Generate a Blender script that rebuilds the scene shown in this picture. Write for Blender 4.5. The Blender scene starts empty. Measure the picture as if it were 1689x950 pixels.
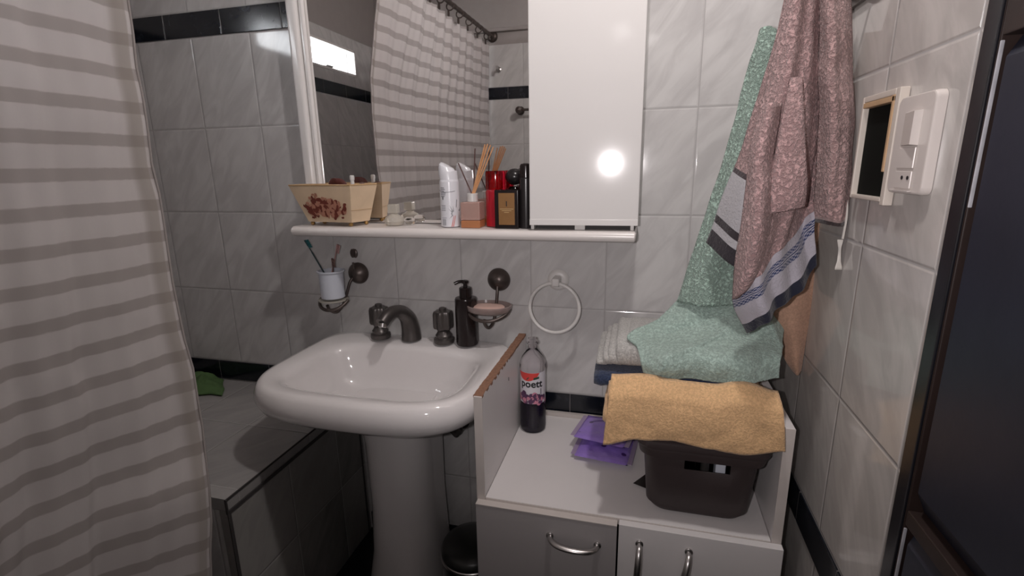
import bpy, bmesh, math, random
from mathutils import Vector, Matrix, noise
PI = math.pi
SC = bpy.context.scene
COL = SC.collection
ZO = 1.067          # the floor lies 1.067 m below the middle tile course; all heights below are from that course

# ------------------------------------------------------------------ camera
F = 820.33; YAW = .2574; PIT = .2391; ROLL = -.017
CAM = Vector((1.0855, -1.2872, .123))
fw = Vector((-math.sin(YAW)*math.cos(PIT), math.cos(YAW)*math.cos(PIT), -math.sin(PIT)))
r0 = Vector((math.cos(YAW), math.sin(YAW), 0)); u0 = r0.cross(fw)
rt = r0*math.cos(ROLL) + u0*math.sin(ROLL); up = -r0*math.sin(ROLL) + u0*math.cos(ROLL)
cd = bpy.data.cameras.new('camera'); cam = bpy.data.objects.new('camera', cd); COL.objects.link(cam)
cd.sensor_width = 36; cd.lens = F/1689*36; cd.clip_start = .01
m = Matrix((rt, up, -fw)).transposed().to_4x4(); m.translation = CAM + Vector((0, 0, ZO)); cam.matrix_world = m
SC.camera = cam

def at(px, py, y=None, x=None, z=None):
    """point of the room seen at a photo pixel, on the plane y=, x= or z="""
    d = fw + rt*((px-844.5)/F) - up*((py-475)/F)
    if y is not None: t = (y-CAM.y)/d.y
    elif x is not None: t = (x-CAM.x)/d.x
    else: t = (z-CAM.z)/d.z
    return CAM + d*t

# ------------------------------------------------------------------ light, exposure
SC.view_settings.view_transform = 'Standard'; SC.view_settings.look = 'None'
SC.view_settings.gamma = 1; SC.view_settings.use_curve_mapping = False
SC.view_settings.exposure = 0.0
w = bpy.data.worlds.new('sky'); SC.world = w; w.use_nodes = True
bg = w.node_tree.nodes['Background']; bg.inputs[0].default_value = (.93, .96, 1, 1); bg.inputs[1].default_value = 14.0
def lamp(name, loc, power, radius, color):
    l = bpy.data.lights.new(name, 'POINT'); l.energy = power; l.shadow_soft_size = radius; l.color = color
    o = bpy.data.objects.new(name, l); COL.objects.link(o); o.location = loc; return o
lamp('ceiling_bulb', (1.10, -.64, 1.02), 19.0, .035, (1, .945, .925))
fl = bpy.data.lights.new('phone_flash', 'SPOT'); fl.energy = 18.0; fl.shadow_soft_size = .008; fl.color = (1, .93, .94); fl.spot_size = math.radians(112); fl.spot_blend = 1
fo = bpy.data.objects.new('phone_flash', fl); COL.objects.link(fo); fo.location = (1.03, -1.30, .13); fo.rotation_euler = (math.radians(92.5), 0, math.radians(-3))

# ------------------------------------------------------------------ materials
MATS = {}
class NT:
    def __init__(s, name):
        s.m = bpy.data.materials.new(name); s.m.use_nodes = True; s.t = s.m.node_tree
        s.b = s.t.nodes['Principled BSDF']; MATS[name] = s.m
    def n(s, typ, **kw):
        n = s.t.nodes.new(typ)
        for k, v in kw.items(): setattr(n, k, v)
        return n
    def put(s, sock, v):
        if isinstance(v, bpy.types.NodeSocket): s.t.links.new(v, sock)
        elif v is not None: sock.default_value = v
    def math(s, op, a, b=None, c=None, clamp=False):
        n = s.n('ShaderNodeMath', operation=op, use_clamp=clamp)
        s.put(n.inputs[0], a)
        if b is not None: s.put(n.inputs[1], b)
        if c is not None: s.put(n.inputs[2], c)
        return n.outputs[0]
    def mix(s, f, a, b):
        n = s.n('ShaderNodeMix', data_type='RGBA'); s.put(n.inputs[0], f)
        for i, v in ((6, a), (7, b)):
            s.put(n.inputs[i], v if isinstance(v, bpy.types.NodeSocket) else (*v[:3], 1))
        return n.outputs[2]
    def noise(s, vec, scale, detail=3, rough=.5, dist=0):
        n = s.n('ShaderNodeTexNoise'); s.put(n.inputs['Vector'], vec); s.put(n.inputs['Scale'], scale)
        s.put(n.inputs['Detail'], detail); s.put(n.inputs['Roughness'], rough); s.put(n.inputs['Distortion'], dist)
        return n.outputs[0]
    def ramp(s, f, a, b):
        n = s.n('ShaderNodeMapRange'); s.put(n.inputs[0], f); n.inputs[1].default_value = a; n.inputs[2].default_value = b
        n.interpolation_type = 'SMOOTHSTEP'; return n.outputs[0]
    def bump(s, h, strength, dist=.001):
        n = s.n('ShaderNodeBump'); s.put(n.inputs['Height'], h); n.inputs['Strength'].default_value = strength
        n.inputs['Distance'].default_value = dist; s.t.links.new(n.outputs[0], s.b.inputs['Normal']); return n
    def pos(s): return s.n('ShaderNodeNewGeometry').outputs['Position']
    def obj(s): return s.n('ShaderNodeTexCoord').outputs['Object']
    def xyz(s, v):
        n = s.n('ShaderNodeSeparateXYZ'); s.put(n.inputs[0], v); return n.outputs
    def vec(s, x, y, z):
        n = s.n('ShaderNodeCombineXYZ')
        for i, v in enumerate((x, y, z)): s.put(n.inputs[i], v)
        return n.outputs[0]
    def set(s, color=None, rough=None, metal=None, **kw):
        if color is not None: s.put(s.b.inputs['Base Color'], color if isinstance(color, bpy.types.NodeSocket) else (*color[:3], 1))
        if rough is not None: s.put(s.b.inputs['Roughness'], rough)
        if metal is not None: s.put(s.b.inputs['Metallic'], metal)
        for k, v in kw.items(): s.put(s.b.inputs[k.replace('_', ' ')], v)
        return s.m

def plain(name, color, rough=.5, metal=0, var=.06, scale=30, bump=0, **kw):
    """solid stuff with a little procedural mottling"""
    s = NT(name); f = s.noise(s.obj(), scale, 4)
    dark = tuple(c*(1-var) for c in color); lite = tuple(min(1, c*(1+var)) for c in color)
    s.set(s.mix(f, dark, lite), rough, metal, **kw)
    if bump: s.bump(s.noise(s.obj(), scale*3, 3), bump)
    return s.m

def tile_mat(name, horiz, offset, light=(.63, .62, .61), dark=(.50, .488, .483), seed=0):
    s = NT(name); X, Y, Z = s.xyz(s.pos())
    Z = s.math('SUBTRACT', Z, ZO)
    if horiz == 'xy': u, v = X, Y
    else:
        u = X if horiz == 'x' else Y
        v = s.math('SUBTRACT', Z, s.math('MULTIPLY', s.math('GREATER_THAN', Z, .53), .067))
        v = s.math('ADD', v, s.math('MULTIPLY', s.math('LESS_THAN', Z, -.53), .067))
    uu = s.math('DIVIDE', s.math('SUBTRACT', u, offset), .2); vv = s.math('DIVIDE', v, .25)
    fu, fv = s.math('FRACT', uu), s.math('FRACT', vv)
    du = s.math('MULTIPLY', s.math('MINIMUM', fu, s.math('SUBTRACT', 1, fu)), .2)
    dv = s.math('MULTIPLY', s.math('MINIMUM', fv, s.math('SUBTRACT', 1, fv)), .25)
    d = s.math('MINIMUM', du, dv)
    iu, iv = s.math('FLOOR', uu), s.math('FLOOR', vv)
    wn = s.n('ShaderNodeTexWhiteNoise', noise_dimensions='2D'); s.put(wn.inputs['Vector'], s.vec(iu, iv, 0))
    off = s.math('MULTIPLY', wn.outputs['Value'], 40)
    # veins run up to the right
    a = math.radians(36)
    pu = s.math('SUBTRACT', s.math('MULTIPLY', u, math.cos(a)), s.math('MULTIPLY', v, math.sin(a)))
    pv = s.math('ADD', s.math('MULTIPLY', u, math.sin(a)), s.math('MULTIPLY', v, math.cos(a)))
    vec = s.vec(s.math('MULTIPLY', pu, 24), s.math('MULTIPLY', pv, 7), s.math('ADD', off, seed))
    n1 = s.ramp(s.noise(vec, 1, 4, .55, .8),   .3, .72)
    col = s.mix(n1, dark, light)
    col = s.mix(s.math('MULTIPLY', wn.outputs['Value'], .25), col, (.6, .58, .57))
    g = s.ramp(d, .0008, .0018)
    col = s.mix(g, (.40, .385, .38), col)
    s.set(col, s.math('SUBTRACT', .55, s.math('MULTIPLY', g, .47)), 0, Specular_IOR_Level=.5)
    h = s.math('ADD', s.ramp(d, .0005, .0045), s.math('MULTIPLY', s.noise(s.vec(u, v, 0), 14, 2), .12))
    s.bump(h, .55, .0015)
    return s.m

tile_mat('tile_back', 'x', 0); tile_mat('tile_side', 'y', -.4367, seed=7); tile_mat('tile_right_shaded', 'y', -.4367, (.56, .53, .505), (.43, .405, .385), seed=7); tile_mat('tile_deck', 'xy', .04, (.36, .345, .335), (.30, .29, .285), seed=3)  # right wall: same tile, its dimmer light put into a darker colour
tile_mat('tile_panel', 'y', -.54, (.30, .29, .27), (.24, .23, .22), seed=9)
def band_mat(name, axis, off):
    s = NT(name); X, Y, Z = s.xyz(s.pos()); u = X if axis == 'x' else Y
    fu = s.math('FRACT', s.math('DIVIDE', s.math('SUBTRACT', u, off), .2))
    d = s.math('MULTIPLY', s.math('MINIMUM', fu, s.math('SUBTRACT', 1, fu)), .2)
    v = s.ramp(s.noise(s.pos(), 22, 6, .65, 1.2), .5, .72)
    col = s.mix(v, (.006, .008, .013), (.022, .026, .036))
    col = s.mix(s.ramp(d, .0006, .0014), (.16, .15, .15), col)
    s.set(col, .16); s.bump(s.ramp(d, .0004, .003), .5, .001); return s.m
band_mat('band_back', 'x', .111); band_mat('band_side', 'y', -.33)

plain('plaster', (.33, .30, .29), .9, bump=.1)
plain('black_floor', (.012, .012, .013), .25, var=.3)
plain('porcelain', (.78, .75, .745), .07, var=.015, scale=6, Coat_Weight=.6, Coat_Roughness=.03)
plain('white_lacquer', (.80, .775, .76), .16, var=.02, scale=8)
plain('cupboard_white', (.78, .76, .745), .09, var=.015, scale=5)
plain('shelf_white', (.80, .755, .73), .25, var=.03, scale=9)
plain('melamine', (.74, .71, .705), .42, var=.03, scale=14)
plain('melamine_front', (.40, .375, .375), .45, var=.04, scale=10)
plain('melamine_edge', (.58, .53, .50), .45, var=.06, scale=40)
plain('chipboard', (.26, .135, .085), .9, var=.5, scale=160, bump=.8)
plain('dark_gap', (.05, .045, .045), .8)
plain('bronze', (.12, .098, .09), .38, .75, var=.3, scale=25)
plain('pewter', (.115, .104, .10), .34, .7, var=.3, scale=25)
plain('steel', (.55, .53, .52), .28, 1, var=.1)
plain('black_plastic', (.014, .009, .009), .2, var=.2)
plain('bin_plastic', (.018, .019, .018), .3, var=.2)
plain('brown_plastic', (.043, .031, .031), .48, var=.12, scale=20)
plain('white_plastic', (.66, .64, .62), .3, var=.03)
plain('cup_white', (.60, .63, .70), .3, var=.02)
plain('switch_white', (.62, .57, .54), .25, var=.03)
plain('cream_frame', (.62, .56, .50), .4, var=.06)
plain('frame_wood', (.50, .33, .19), .6, var=.12)
plain('door_black', (.008, .008, .011), .3, var=.3, scale=12, bump=.25)
plain('door_navy', (.016, .018, .030), .42, var=.4, scale=9, bump=.5, Specular_IOR_Level=.3)
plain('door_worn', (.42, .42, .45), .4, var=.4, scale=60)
plain('door_brown', (.022, .012, .01), .5, var=.3)
plain('teal', (.02, .16, .18), .4); plain('teal_dark', (.02, .05, .06), .4)
plain('pink_bristle', (.42, .25, .24), .5); plain('brush_brown', (.14, .08, .07), .5)
plain('tin_cream', (.66, .50, .34), .45, var=.12, scale=25)
plain('print_red', (.17, .035, .022), .6, var=.4, scale=120)
plain('print_rose', (.45, .21, .14), .6, var=.3, scale=120)
plain('rim_gold', (.50, .32, .16), .4)
plain('ink_grey', (.17, .17, .19), .6); plain('ink_black', (.012, .012, .014), .5); plain('ink_red', (.62, .10, .07), .5)
plain('ink_green', (.03, .08, .05), .5); plain('ink_purple', (.12, .03, .09), .5, var=.5, scale=90)
plain('can_white', (.78, .78, .82), .25, var=.02)
plain('label_white', (.72, .70, .74), .4, var=.03)
plain('label_red', (.72, .07, .06), .4)
plain('label_grape', (.10, .04, .10), .5, var=.6, scale=70)
plain('label_pink', (.62, .25, .34), .5, var=.4, scale=70)
plain('brown_label', (.26, .13, .045), .35, var=.15, scale=40)
plain('gold_ink', (.62, .44, .22), .3)
plain('reed', (.66, .34, .16), .7, var=.2, scale=70); plain('reed_dark', (.10, .05, .045), .7)
plain('soap_pink', (.62, .42, .36), .5)
plain('dark_hole', (.006, .007, .006), .8, Specular_IOR_Level=.1)
plain('tag_white', (.70, .67, .62), .8)
plain('brass', (.42, .26, .10), .35, .8)
plain('green_cloth', (.085, .16, .055), .9, var=.3, bump=.5)
plain('cap_dark', (.02, .017, .018), .25)
plain('makeup_red', (.10, .025, .02), .4)

def glass(name, color, rough=.04, ior=1.45, alpha=None):
    s = NT(name); s.set(color, rough); s.put(s.b.inputs['Transmission Weight'], 1.0); s.put(s.b.inputs['IOR'], ior); return s.m
glass('clear_glass', (.93, .92, .9)); glass('bottle_clear', (.93, .90, .92), .05, 1.18)
NT('frosted_glass').set((.80, .76, .68), .25, Transmission_Weight=.55)
glass('peach_glass', (.97, .80, .72), .2, 1.35); NT('peach_clouded').set((.80, .55, .48), .2, Transmission_Weight=.6)
NT('peach_liquid').set((.80, .36, .17), .15, Transmission_Weight=.5)
glass('red_clear', (.80, .02, .05), .06, 1.45)
NT('dish_glass').set((.62, .50, .47), .12, Transmission_Weight=.6)
glass('smoke_glass', (.25, .22, .22), .1)
NT('red_body').set((.42, .008, .022), .14, Coat_Weight=.5)
NT('dark_liquid').set((.012, .010, .022), .1)
NT('mirror').set((.90, .885, .875), .012, 1)
s = NT('purple_film'); vo = s.n('ShaderNodeTexVoronoi'); s.put(vo.inputs['Vector'], s.pos()); vo.inputs['Scale'].default_value = 28
s.set(s.mix(s.ramp(vo.outputs['Distance'], .20, .15), (.30, .19, .60), (.07, .03, .17)), .28, Coat_Weight=.5)
s.bump(s.noise(s.pos(), 45, 3), .6, .004)
s = NT('mauve_film'); s.set((.36, .28, .42), .3)
s = NT('window_glass'); s.set((1, 1, 1), .25); s.put(s.b.inputs['Transmission Weight'], 1.0); s.put(s.b.inputs['IOR'], 1.02)

def terry(name, color, dark=.55, scale=170, strength=1.0, bands=None, rough=.95):
    """looped towel cloth; bands = [(v0, v1, colour or 'checks')] along the length (UV y)"""
    s = NT(name); uv = s.n('ShaderNodeUVMap').outputs[0]; o = s.pos()
    n1 = s.noise(o, scale, 3, .6, .6); n2 = s.noise(o, 22, 3)
    h = s.ramp(n1, .36, .64)
    c = s.mix(h, tuple(q*dark for q in color), tuple(min(1, q*1.22) for q in color))
    c = s.mix(s.math('MULTIPLY', s.ramp(n2, .3, .7), .22), c, tuple(q*.7 for q in color))
    hh = h
    if bands:
        U, V, _ = s.xyz(uv)
        flat = None
        for v0, v1, bc in bands:
            k = s.math('MULTIPLY', s.math('GREATER_THAN', V, v0), s.math('LESS_THAN', V, v1))
            if isinstance(bc, str):
                ck = s.n('ShaderNodeTexChecker'); s.put(ck.inputs['Vector'], s.vec(s.math('MULTIPLY', U, 46), s.math('MULTIPLY', V, 100), .5))
                ck.inputs['Scale'].default_value = 1; ck.inputs[1].default_value = (.03, .045, .12, 1); ck.inputs[2].default_value = (.30, .30, .38, 1)
                c = s.mix(k, c, ck.outputs[0])
            else: c = s.mix(k, c, bc)
        flat = s.math('GREATER_THAN', V, bands[0][0])
        hh = s.math('MULTIPLY', h, s.math('SUBTRACT', 1, s.math('MULTIPLY', flat, .85)))
    s.set(c, rough, 0, Sheen_Weight=.25); s.b.inputs['Specular IOR Level'].default_value = .15
    s.bump(hh, strength, .004); return s.m
terry('terry_mauve_blue', (.46, .30, .295), .66, 175, .8, [(.70, 1.01, (.44, .42, .47)), (.755, .785, 'c'), (.791, .799, (.03, .045, .12)), (.805, .835, 'c'), (.94, 1.01, (.022, .024, .04))])
terry('terry_mauve_dark', (.43, .28, .275), .68, 175, .8, [(.70, 1.01, (.40, .39, .41)), (.70, .725, (.05, .035, .04)), (.90, .925, (.04, .033, .037)), (.95, 1.01, (.035, .03, .036))])
terry('terry_mauve_plain', (.46, .305, .295), .66, 175, .8, [(.87, 1.01, (.30, .22, .21)), (.91, 1.01, (.05, .038, .038))])
terry('terry_mauve', (.46, .30, .295), .66, 175, .8)
terry('terry_green', (.36, .49, .42), .68, 180, .9)
terry('terry_teal', (.36, .47, .42), .80, 200, .5)
terry('terry_orange', (.66, .42, .22), .92, 240, .3)
terry('terry_grey', (.47, .46, .44), .82, 260, .4)
terry('terry_navy', (.035, .05, .10), .7, 260, .4)
terry('cloth_beige', (.44, .27, .19), .95, 260, .12)

s = NT('curtain'); U, V, _ = s.xyz(s.n('ShaderNodeUVMap').outputs[0])
ph = s.math('FRACT', s.math('DIVIDE', s.math('ADD', V, 10.0-.130+.0305), .0613))
dd = s.math('ABSOLUTE', s.math('SUBTRACT', ph, .5))
dd = s.math('ADD', dd, s.math('MULTIPLY', s.math('SUBTRACT', s.noise(s.vec(s.math('MULTIPLY', U, 40), s.math('MULTIPLY', V, 300), 0), 1, 2), .5), .05))
st = s.ramp(dd, .205, .155)
weave = s.noise(s.vec(s.math('MULTIPLY', U, 900), s.math('MULTIPLY', V, 60), 0), 1, 2)
base = s.mix(s.math('MULTIPLY', weave, .3), (.64, .60, .59), (.55, .515, .505))
c = s.mix(st, base, (.43, .39, .375))
hm = s.math('MULTIPLY', s.ramp(U, .020, .028), s.math('SUBTRACT', 1, s.ramp(U, .055, .085)))      # doubled hem cloth
c = s.mix(s.math('MULTIPLY', hm, .55), c, (.33, .29, .25))
s.set(c, .75); s.b.inputs['Specular IOR Level'].default_value = .2
tr = s.n('ShaderNodeBsdfTranslucent'); s.put(tr.inputs[0], c)
mx = s.n('ShaderNodeMixShader'); mx.inputs[0].default_value = .25
s.t.links.new(s.b.outputs[0], mx.inputs[1]); s.t.links.new(tr.outputs[0], mx.inputs[2])
s.t.links.new(mx.outputs[0], s.t.nodes['Material Output'].inputs[0])
s.bump(weave, .15, .0005)

# ------------------------------------------------------------------ mesh helpers
def V3(*a): return Vector(a)
def box(bm, x0, x1, y0, y1, z0, z1, bev=0, seg=2, mi=0):
    vs = [bm.verts.new((x, y, z)) for x in (x0, x1) for y in (y0, y1) for z in (z0, z1)]
    q = [(0, 1, 3, 2), (4, 6, 7, 5), (0, 4, 5, 1), (2, 3, 7, 6), (0, 2, 6, 4), (1, 5, 7, 3)]
    fs = [bm.faces.new([vs[i] for i in f]) for f in q]
    for f in fs: f.material_index = mi
    if bev:
        es = list({e for f in fs for e in f.edges})
        r = bmesh.ops.bevel(bm, geom=es, offset=bev, segments=seg, profile=.5, affect='EDGES')
        for f in r['faces']: f.material_index = mi
def frame_of(d):
    d = d.normalized(); a = Vector((0, 0, 1)) if abs(d.z) < .9 else Vector((1, 0, 0))
    x = a.cross(d).normalized(); return x, d.cross(x)
def ringset(bm, rings, cap0=True, cap1=True, close=True, mi=0):
    vr = [[bm.verts.new(p) for p in r] for r in rings]
    n = len(vr[0])
    for a, b in zip(vr, vr[1:]):
        for i in range(n if close else n-1):
            j = (i+1) % n; f = bm.faces.new((a[i], a[j], b[j], b[i])); f.material_index = mi
    if cap0: bm.faces.new(vr[0][::-1]).material_index = mi
    if cap1: bm.faces.new(vr[-1]).material_index = mi
    return vr
def lathe(bm, prof, c=(0, 0, 0), axis=(0, 0, 1), seg=32, cap0=True, cap1=True, mi=0, ridges=0, amp=0):
    ax = Vector(axis).normalized(); x, y = frame_of(ax); c = Vector(c)
    rings = []
    for r, h in prof:
        ring = []
        for i in range(seg):
            t = 2*PI*i/seg; rr = r*(1+amp*math.cos(ridges*t)) if ridges else r
            ring.append(c + ax*h + x*(rr*math.cos(t)) + y*(rr*math.sin(t)))
        rings.append(ring)
    ringset(bm, rings, cap0, cap1, True, mi)
def crom(pts, n):
    pts = [Vector(p) for p in pts]; P = [pts[0]*2-pts[1]] + pts + [pts[-1]*2-pts[-2]]; out = []
    for i in range(1, len(P)-2):
        for k in range(n):
            t = k/n; a, b, c, d = P[i-1:i+3]
            out.append(.5*((2*b)+(c-a)*t+(2*a-5*b+4*c-d)*t*t+(3*b-a-3*c+d)*t**3))
    out.append(pts[-1]); return out
def tube(bm, pts, rad, seg=12, smooth=6, mi=0, flat=1.0):
    n = len(pts)
    if smooth: P = crom(pts, smooth)
    else: P = [Vector(p) for p in pts]
    N = len(P); rings = []; prev = None
    for i, p in enumerate(P):
        d = (P[min(i+1, N-1)]-P[max(i-1, 0)]).normalized()
        if prev is None: x, y = frame_of(d)
        else:
            x = (prev - d*prev.dot(d)).normalized(); y = d.cross(x)
        prev = x
        if callable(rad): r = rad(i/(N-1))
        else: r = rad
        rings.append([p + x*(r*math.cos(2*PI*k/seg)) + y*(r*flat*math.sin(2*PI*k/seg)) for k in range(seg)])
    ringset(bm, rings, mi=mi)
def torus(bm, c, axis, R, r, seg=48, s2=12, a0=0, a1=2*PI, mi=0):
    ax = Vector(axis).normalized(); x, y = frame_of(ax); c = Vector(c); full = abs(a1-a0-2*PI) < 1e-6
    n = seg if full else seg+1; rings = []
    for i in range(n):
        t = a0+(a1-a0)*i/seg; d = x*math.cos(t)+y*math.sin(t)
        rings.append([c + d*(R+r*math.cos(2*PI*k/s2)) + ax*(r*math.sin(2*PI*k/s2)) for k in range(s2)])
    if full: rings.append(None)
    vr = [[bm.verts.new(p) for p in q] if q else None for q in rings]
    if full: vr[-1] = vr[0]
    for a, b in zip(vr, vr[1:]):
        for k in range(s2):
            bm.faces.new((a[k], a[(k+1) % s2], b[(k+1) % s2], b[k])).material_index = mi
    if not full: bm.faces.new(vr[0][::-1]); bm.faces.new(vr[-1])
def ball(bm, c, r, sx=1, sy=1, sz=1, sub=3, mi=0):
    res = bmesh.ops.create_icosphere(bm, subdivisions=sub, radius=r)
    for v in res['verts']: v.co = Vector((v.co.x*sx, v.co.y*sy, v.co.z*sz)) + Vector(c)
    for f in {f for v in res['verts'] for f in v.link_faces}: f.material_index = mi
def sheet(bm, fn, nu, nv, closed=False):
    uvl = bm.loops.layers.uv.verify(); g = []
    for j in range(nv+1):
        g.append([bm.verts.new(fn(i/nu, j/nv)) for i in range(nu+1)])
    for j in range(nv):
        for i in range(nu):
            f = bm.faces.new((g[j][i], g[j+1][i], g[j+1][i+1], g[j][i+1]))
            for l, (a, b) in zip(f.loops, ((i, j), (i, j+1), (i+1, j+1), (i+1, j))): l[uvl].uv = (a/nu, b/nv)
    return g
def B(): return bmesh.new()
def empty(name, loc, label, cat, group=None):
    o = bpy.data.objects.new(name, None); COL.objects.link(o); o.location = loc; o.empty_display_size = .05
    o['label'] = label; o['category'] = cat
    if group: o['group'] = group
    return o
def wloc(o):
    v = Vector((0, 0, 0))
    while o: v += o.location; o = o.parent
    return v
def obj(name, bm, mats, parent=None, smooth=40, label=None, cat=None, group=None, kind=None, solid=0, sub=0, fix=True):
    if fix: bmesh.ops.recalc_face_normals(bm, faces=bm.faces)
    me = bpy.data.meshes.new(name); bm.to_mesh(me); bm.free()
    mats = mats if isinstance(mats, (list, tuple)) else [mats]
    for k in mats: me.materials.append(MATS[k])
    if smooth:
        me.shade_smooth(); me.set_sharp_from_angle(angle=math.radians(smooth))
    o = bpy.data.objects.new(name, me); COL.objects.link(o)
    if parent: org = wloc(parent)
    else:
        xs = [v.co for v in me.vertices]
        org = Vector(((min(c.x for c in xs)+max(c.x for c in xs))/2, (min(c.y for c in xs)+max(c.y for c in xs))/2, min(c.z for c in xs)))
    me.transform(Matrix.Translation(-org))
    if parent: o.parent = parent
    else: o.location = org
    if smooth and smooth <= 60 and not solid:
        md = o.modifiers.new('wn', 'WEIGHTED_NORMAL'); md.keep_sharp = True
    if solid:
        md = o.modifiers.new('thick', 'SOLIDIFY'); md.thickness = solid; md.offset = 0
    if sub:
        md = o.modifiers.new('sub', 'SUBSURF'); md.levels = sub; md.render_levels = sub
    if label: o['label'] = label
    if cat: o['category'] = cat
    if group: o['group'] = group
    if kind: o['kind'] = kind
    return o
def text_bm(txt, size, fn, depth=.0004, bold=0):
    """lettering as mesh; fn maps flat (x, y, z) to its place"""
    cu = bpy.data.curves.new('t', 'FONT'); cu.body = txt; cu.size = size; cu.align_x = 'CENTER'; cu.align_y = 'CENTER'
    cu.extrude = depth; cu.offset = bold; cu.resolution_u = 3
    o = bpy.data.objects.new('t', cu); COL.objects.link(o)
    dg = bpy.context.evaluated_depsgraph_get(); me = bpy.data.meshes.new_from_object(o.evaluated_get(dg))
    bm = B(); bm.from_mesh(me); bpy.data.meshes.remove(me); bpy.data.objects.remove(o); bpy.data.curves.remove(cu)
    for v in bm.verts: v.co = fn(v.co)
    return bm
def nz(p, s=1.0, k=0): return noise.noise(Vector((p[0]*s+k*7.3, p[1]*s+k*3.1, p[2]*s-k*5.7)))
S = 'structure'

# ------------------------------------------------------------------ room shell
XL, XR, YF = -.5, 1.408, -1.705
FL, CE = -ZO, 1.35
bm = B(); box(bm, XL-.1, XR+.1, 0, .1, FL, .817); obj('wall_back', bm, 'tile_back', kind=S)
bm = B(); box(bm, XL-.1, XR+.1, 0, .1, .817, CE); obj('wall_upper_back', bm, 'plaster', kind=S)
# left wall with the small window opening
WY0, WY1, WZ0, WZ1 = -1.452, -.615, .622, .758
bm = B(); box(bm, XL-.1, XL, YF, 0, FL, WZ0)
box(bm, XL-.1, XL, YF, WY0, WZ0, .817); box(bm, XL-.1, XL, WY1, 0, WZ0, .817); box(bm, XL-.1, XL, WY0, WY1, WZ1, .817)
obj('wall_left', bm, 'tile_side', kind=S)
bm = B(); box(bm, XL-.1, XL, YF, 0, .817, CE); obj('wall_upper_left', bm, 'plaster', kind=S)
bm = B(); box(bm, XL-.1, XR+.1, YF-.1, YF, FL, .79); obj('wall_front', bm, 'tile_back', kind=S)
bm = B(); box(bm, XL-.1, XR+.1, YF-.1, YF, .79, CE); box(bm, XL, XR, YF, YF+.02, .855, .875, .006); obj('wall_upper_front', bm, 'plaster', kind=S)
DY0, DY1, DZ = -1.47, -.649, 1.0           # door opening in the right wall
bm = B(); box(bm, XR, XR+.1, DY1, 0, FL, .817); box(bm, XR, XR+.1, YF, DY0, FL, .817); obj('wall_right', bm, 'tile_right_shaded', kind=S)
bm = B(); box(bm, XR, XR+.1, DY1, 0, .817, CE); box(bm, XR, XR+.1, YF, DY0, .817, CE); box(bm, XR, XR+.1, DY0, DY1, DZ, CE)
obj('wall_upper_right', bm, 'plaster', kind=S)
bm = B(); box(bm, XL-.1, XR+.1, YF-.1, .1, FL-.05, FL); obj('floor', bm, 'black_floor', kind=S)
bm = B(); box(bm, XL-.1, XR+.1, YF-.1, .1, CE, CE+.05); obj('ceiling', bm, 'plaster', kind=S)
# dark listello bands
n = 1
def trim(x0, x1, y0, y1, z0, z1, mat, bev=.0015):
    global n
    b = B(); box(b, x0, x1, y0, y1, z0, z1, bev); obj('trim_%d' % n, b, mat, kind=S); n += 1
for z0, z1 in ((.501, .566), (-.566, -.501)):
    trim(XL, XR, -.003, .004, z0, z1, 'band_back')
    trim(XL-.004, XL+.003, YF, -.003, z0, z1, 'band_side')
    trim(XR-.003, XR+.004, DY1+.0005, -.003, z0, z1, 'band_side')
    trim(XL+.003, XR, YF-.004, YF+.003, z0, z1, 'band_back')
bm = B(); box(bm, .244, XR, -.006, 0, FL, FL+.067, .001); obj('baseboard_back', bm, 'band_back', kind=S)
# window: metal frame, frosted pane
bm = B()
for a in ((WY0, WY1, WZ0, WZ0+.012), (WY0, WY1, WZ1-.012, WZ1), (WY0, WY0+.014, WZ0, WZ1), (WY1-.014, WY1, WZ0, WZ1)):
    box(bm, XL-.06, XL+.006, a[0], a[1], a[2], a[3], .002)
wf = obj('window_1', bm, 'white_plastic', kind=S)
bm = B(); box(bm, XL-.045, XL-.041, WY0+.014, WY1-.014, WZ0+.012, WZ1-.012); obj('window_pane', bm, 'window_glass', wf)
bm = B(); box(bm, XL-.03, XL+.012, -1.22, -1.16, WZ0+.012, WZ0+.02, .002); obj('window_latch', bm, 'steel', wf)
# door: black frame, dark leaf with sunk panels
bm = B()
box(bm, XR-.005, XR+.09, DY1-.024, DY1, FL, DZ, .002); box(bm, XR-.016, XR+.09, DY0, DY0+.028, FL, DZ, .003); box(bm, XR-.016, XR+.09, DY0, DY1, DZ-.04, DZ, .003)
d1 = obj('door_1', bm, 'door_black', kind=S)
bm = B(); y0, y1 = DY0+.029, DY1-.0245; xi = XR-.003
box(bm, xi, xi+.035, y1-.003, y1, FL+.008, DZ-.042, .002); box(bm, xi, xi+.035, y0, y0+.1, FL+.008, DZ-.042, .002)
for z0, z1 in ((FL+.008, FL+.2), (-.30, -.28), (.235, .34), (DZ-.15, DZ-.042)): box(bm, xi, xi+.035, y0+.1, y1-.003, z0, z1, .002)
lf = obj('door_leaf', bm, 'door_brown', d1)
for z0, z1 in ((FL+.2, -.30), (-.28, .235), (.34, DZ-.15)):
    ya, yb = y0+.1, y1-.003
    b = B(); box(b, xi+.018, xi+.03, ya, yb, z0, z1)
    vr = [[(xi+.017, ya, z0), (xi+.017, yb, z0), (xi+.017, yb, z1), (xi+.017, ya, z1)],
          [(xi+.004, ya+.03, z0+.03), (xi+.002, yb-.010, z0+.03), (xi+.002, yb-.010, z1-.02), (xi+.004, ya+.03, z1-.02)]]
    ringset(b, vr); obj('door_panel', b, 'door_navy', lf, smooth=20)
    b = B(); box(b, xi-.0005, xi+.003, yb-.0025, yb-.0005, z1-.16, z1-.004, .0008); obj('worn_edge', b, 'door_worn', lf)

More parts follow.
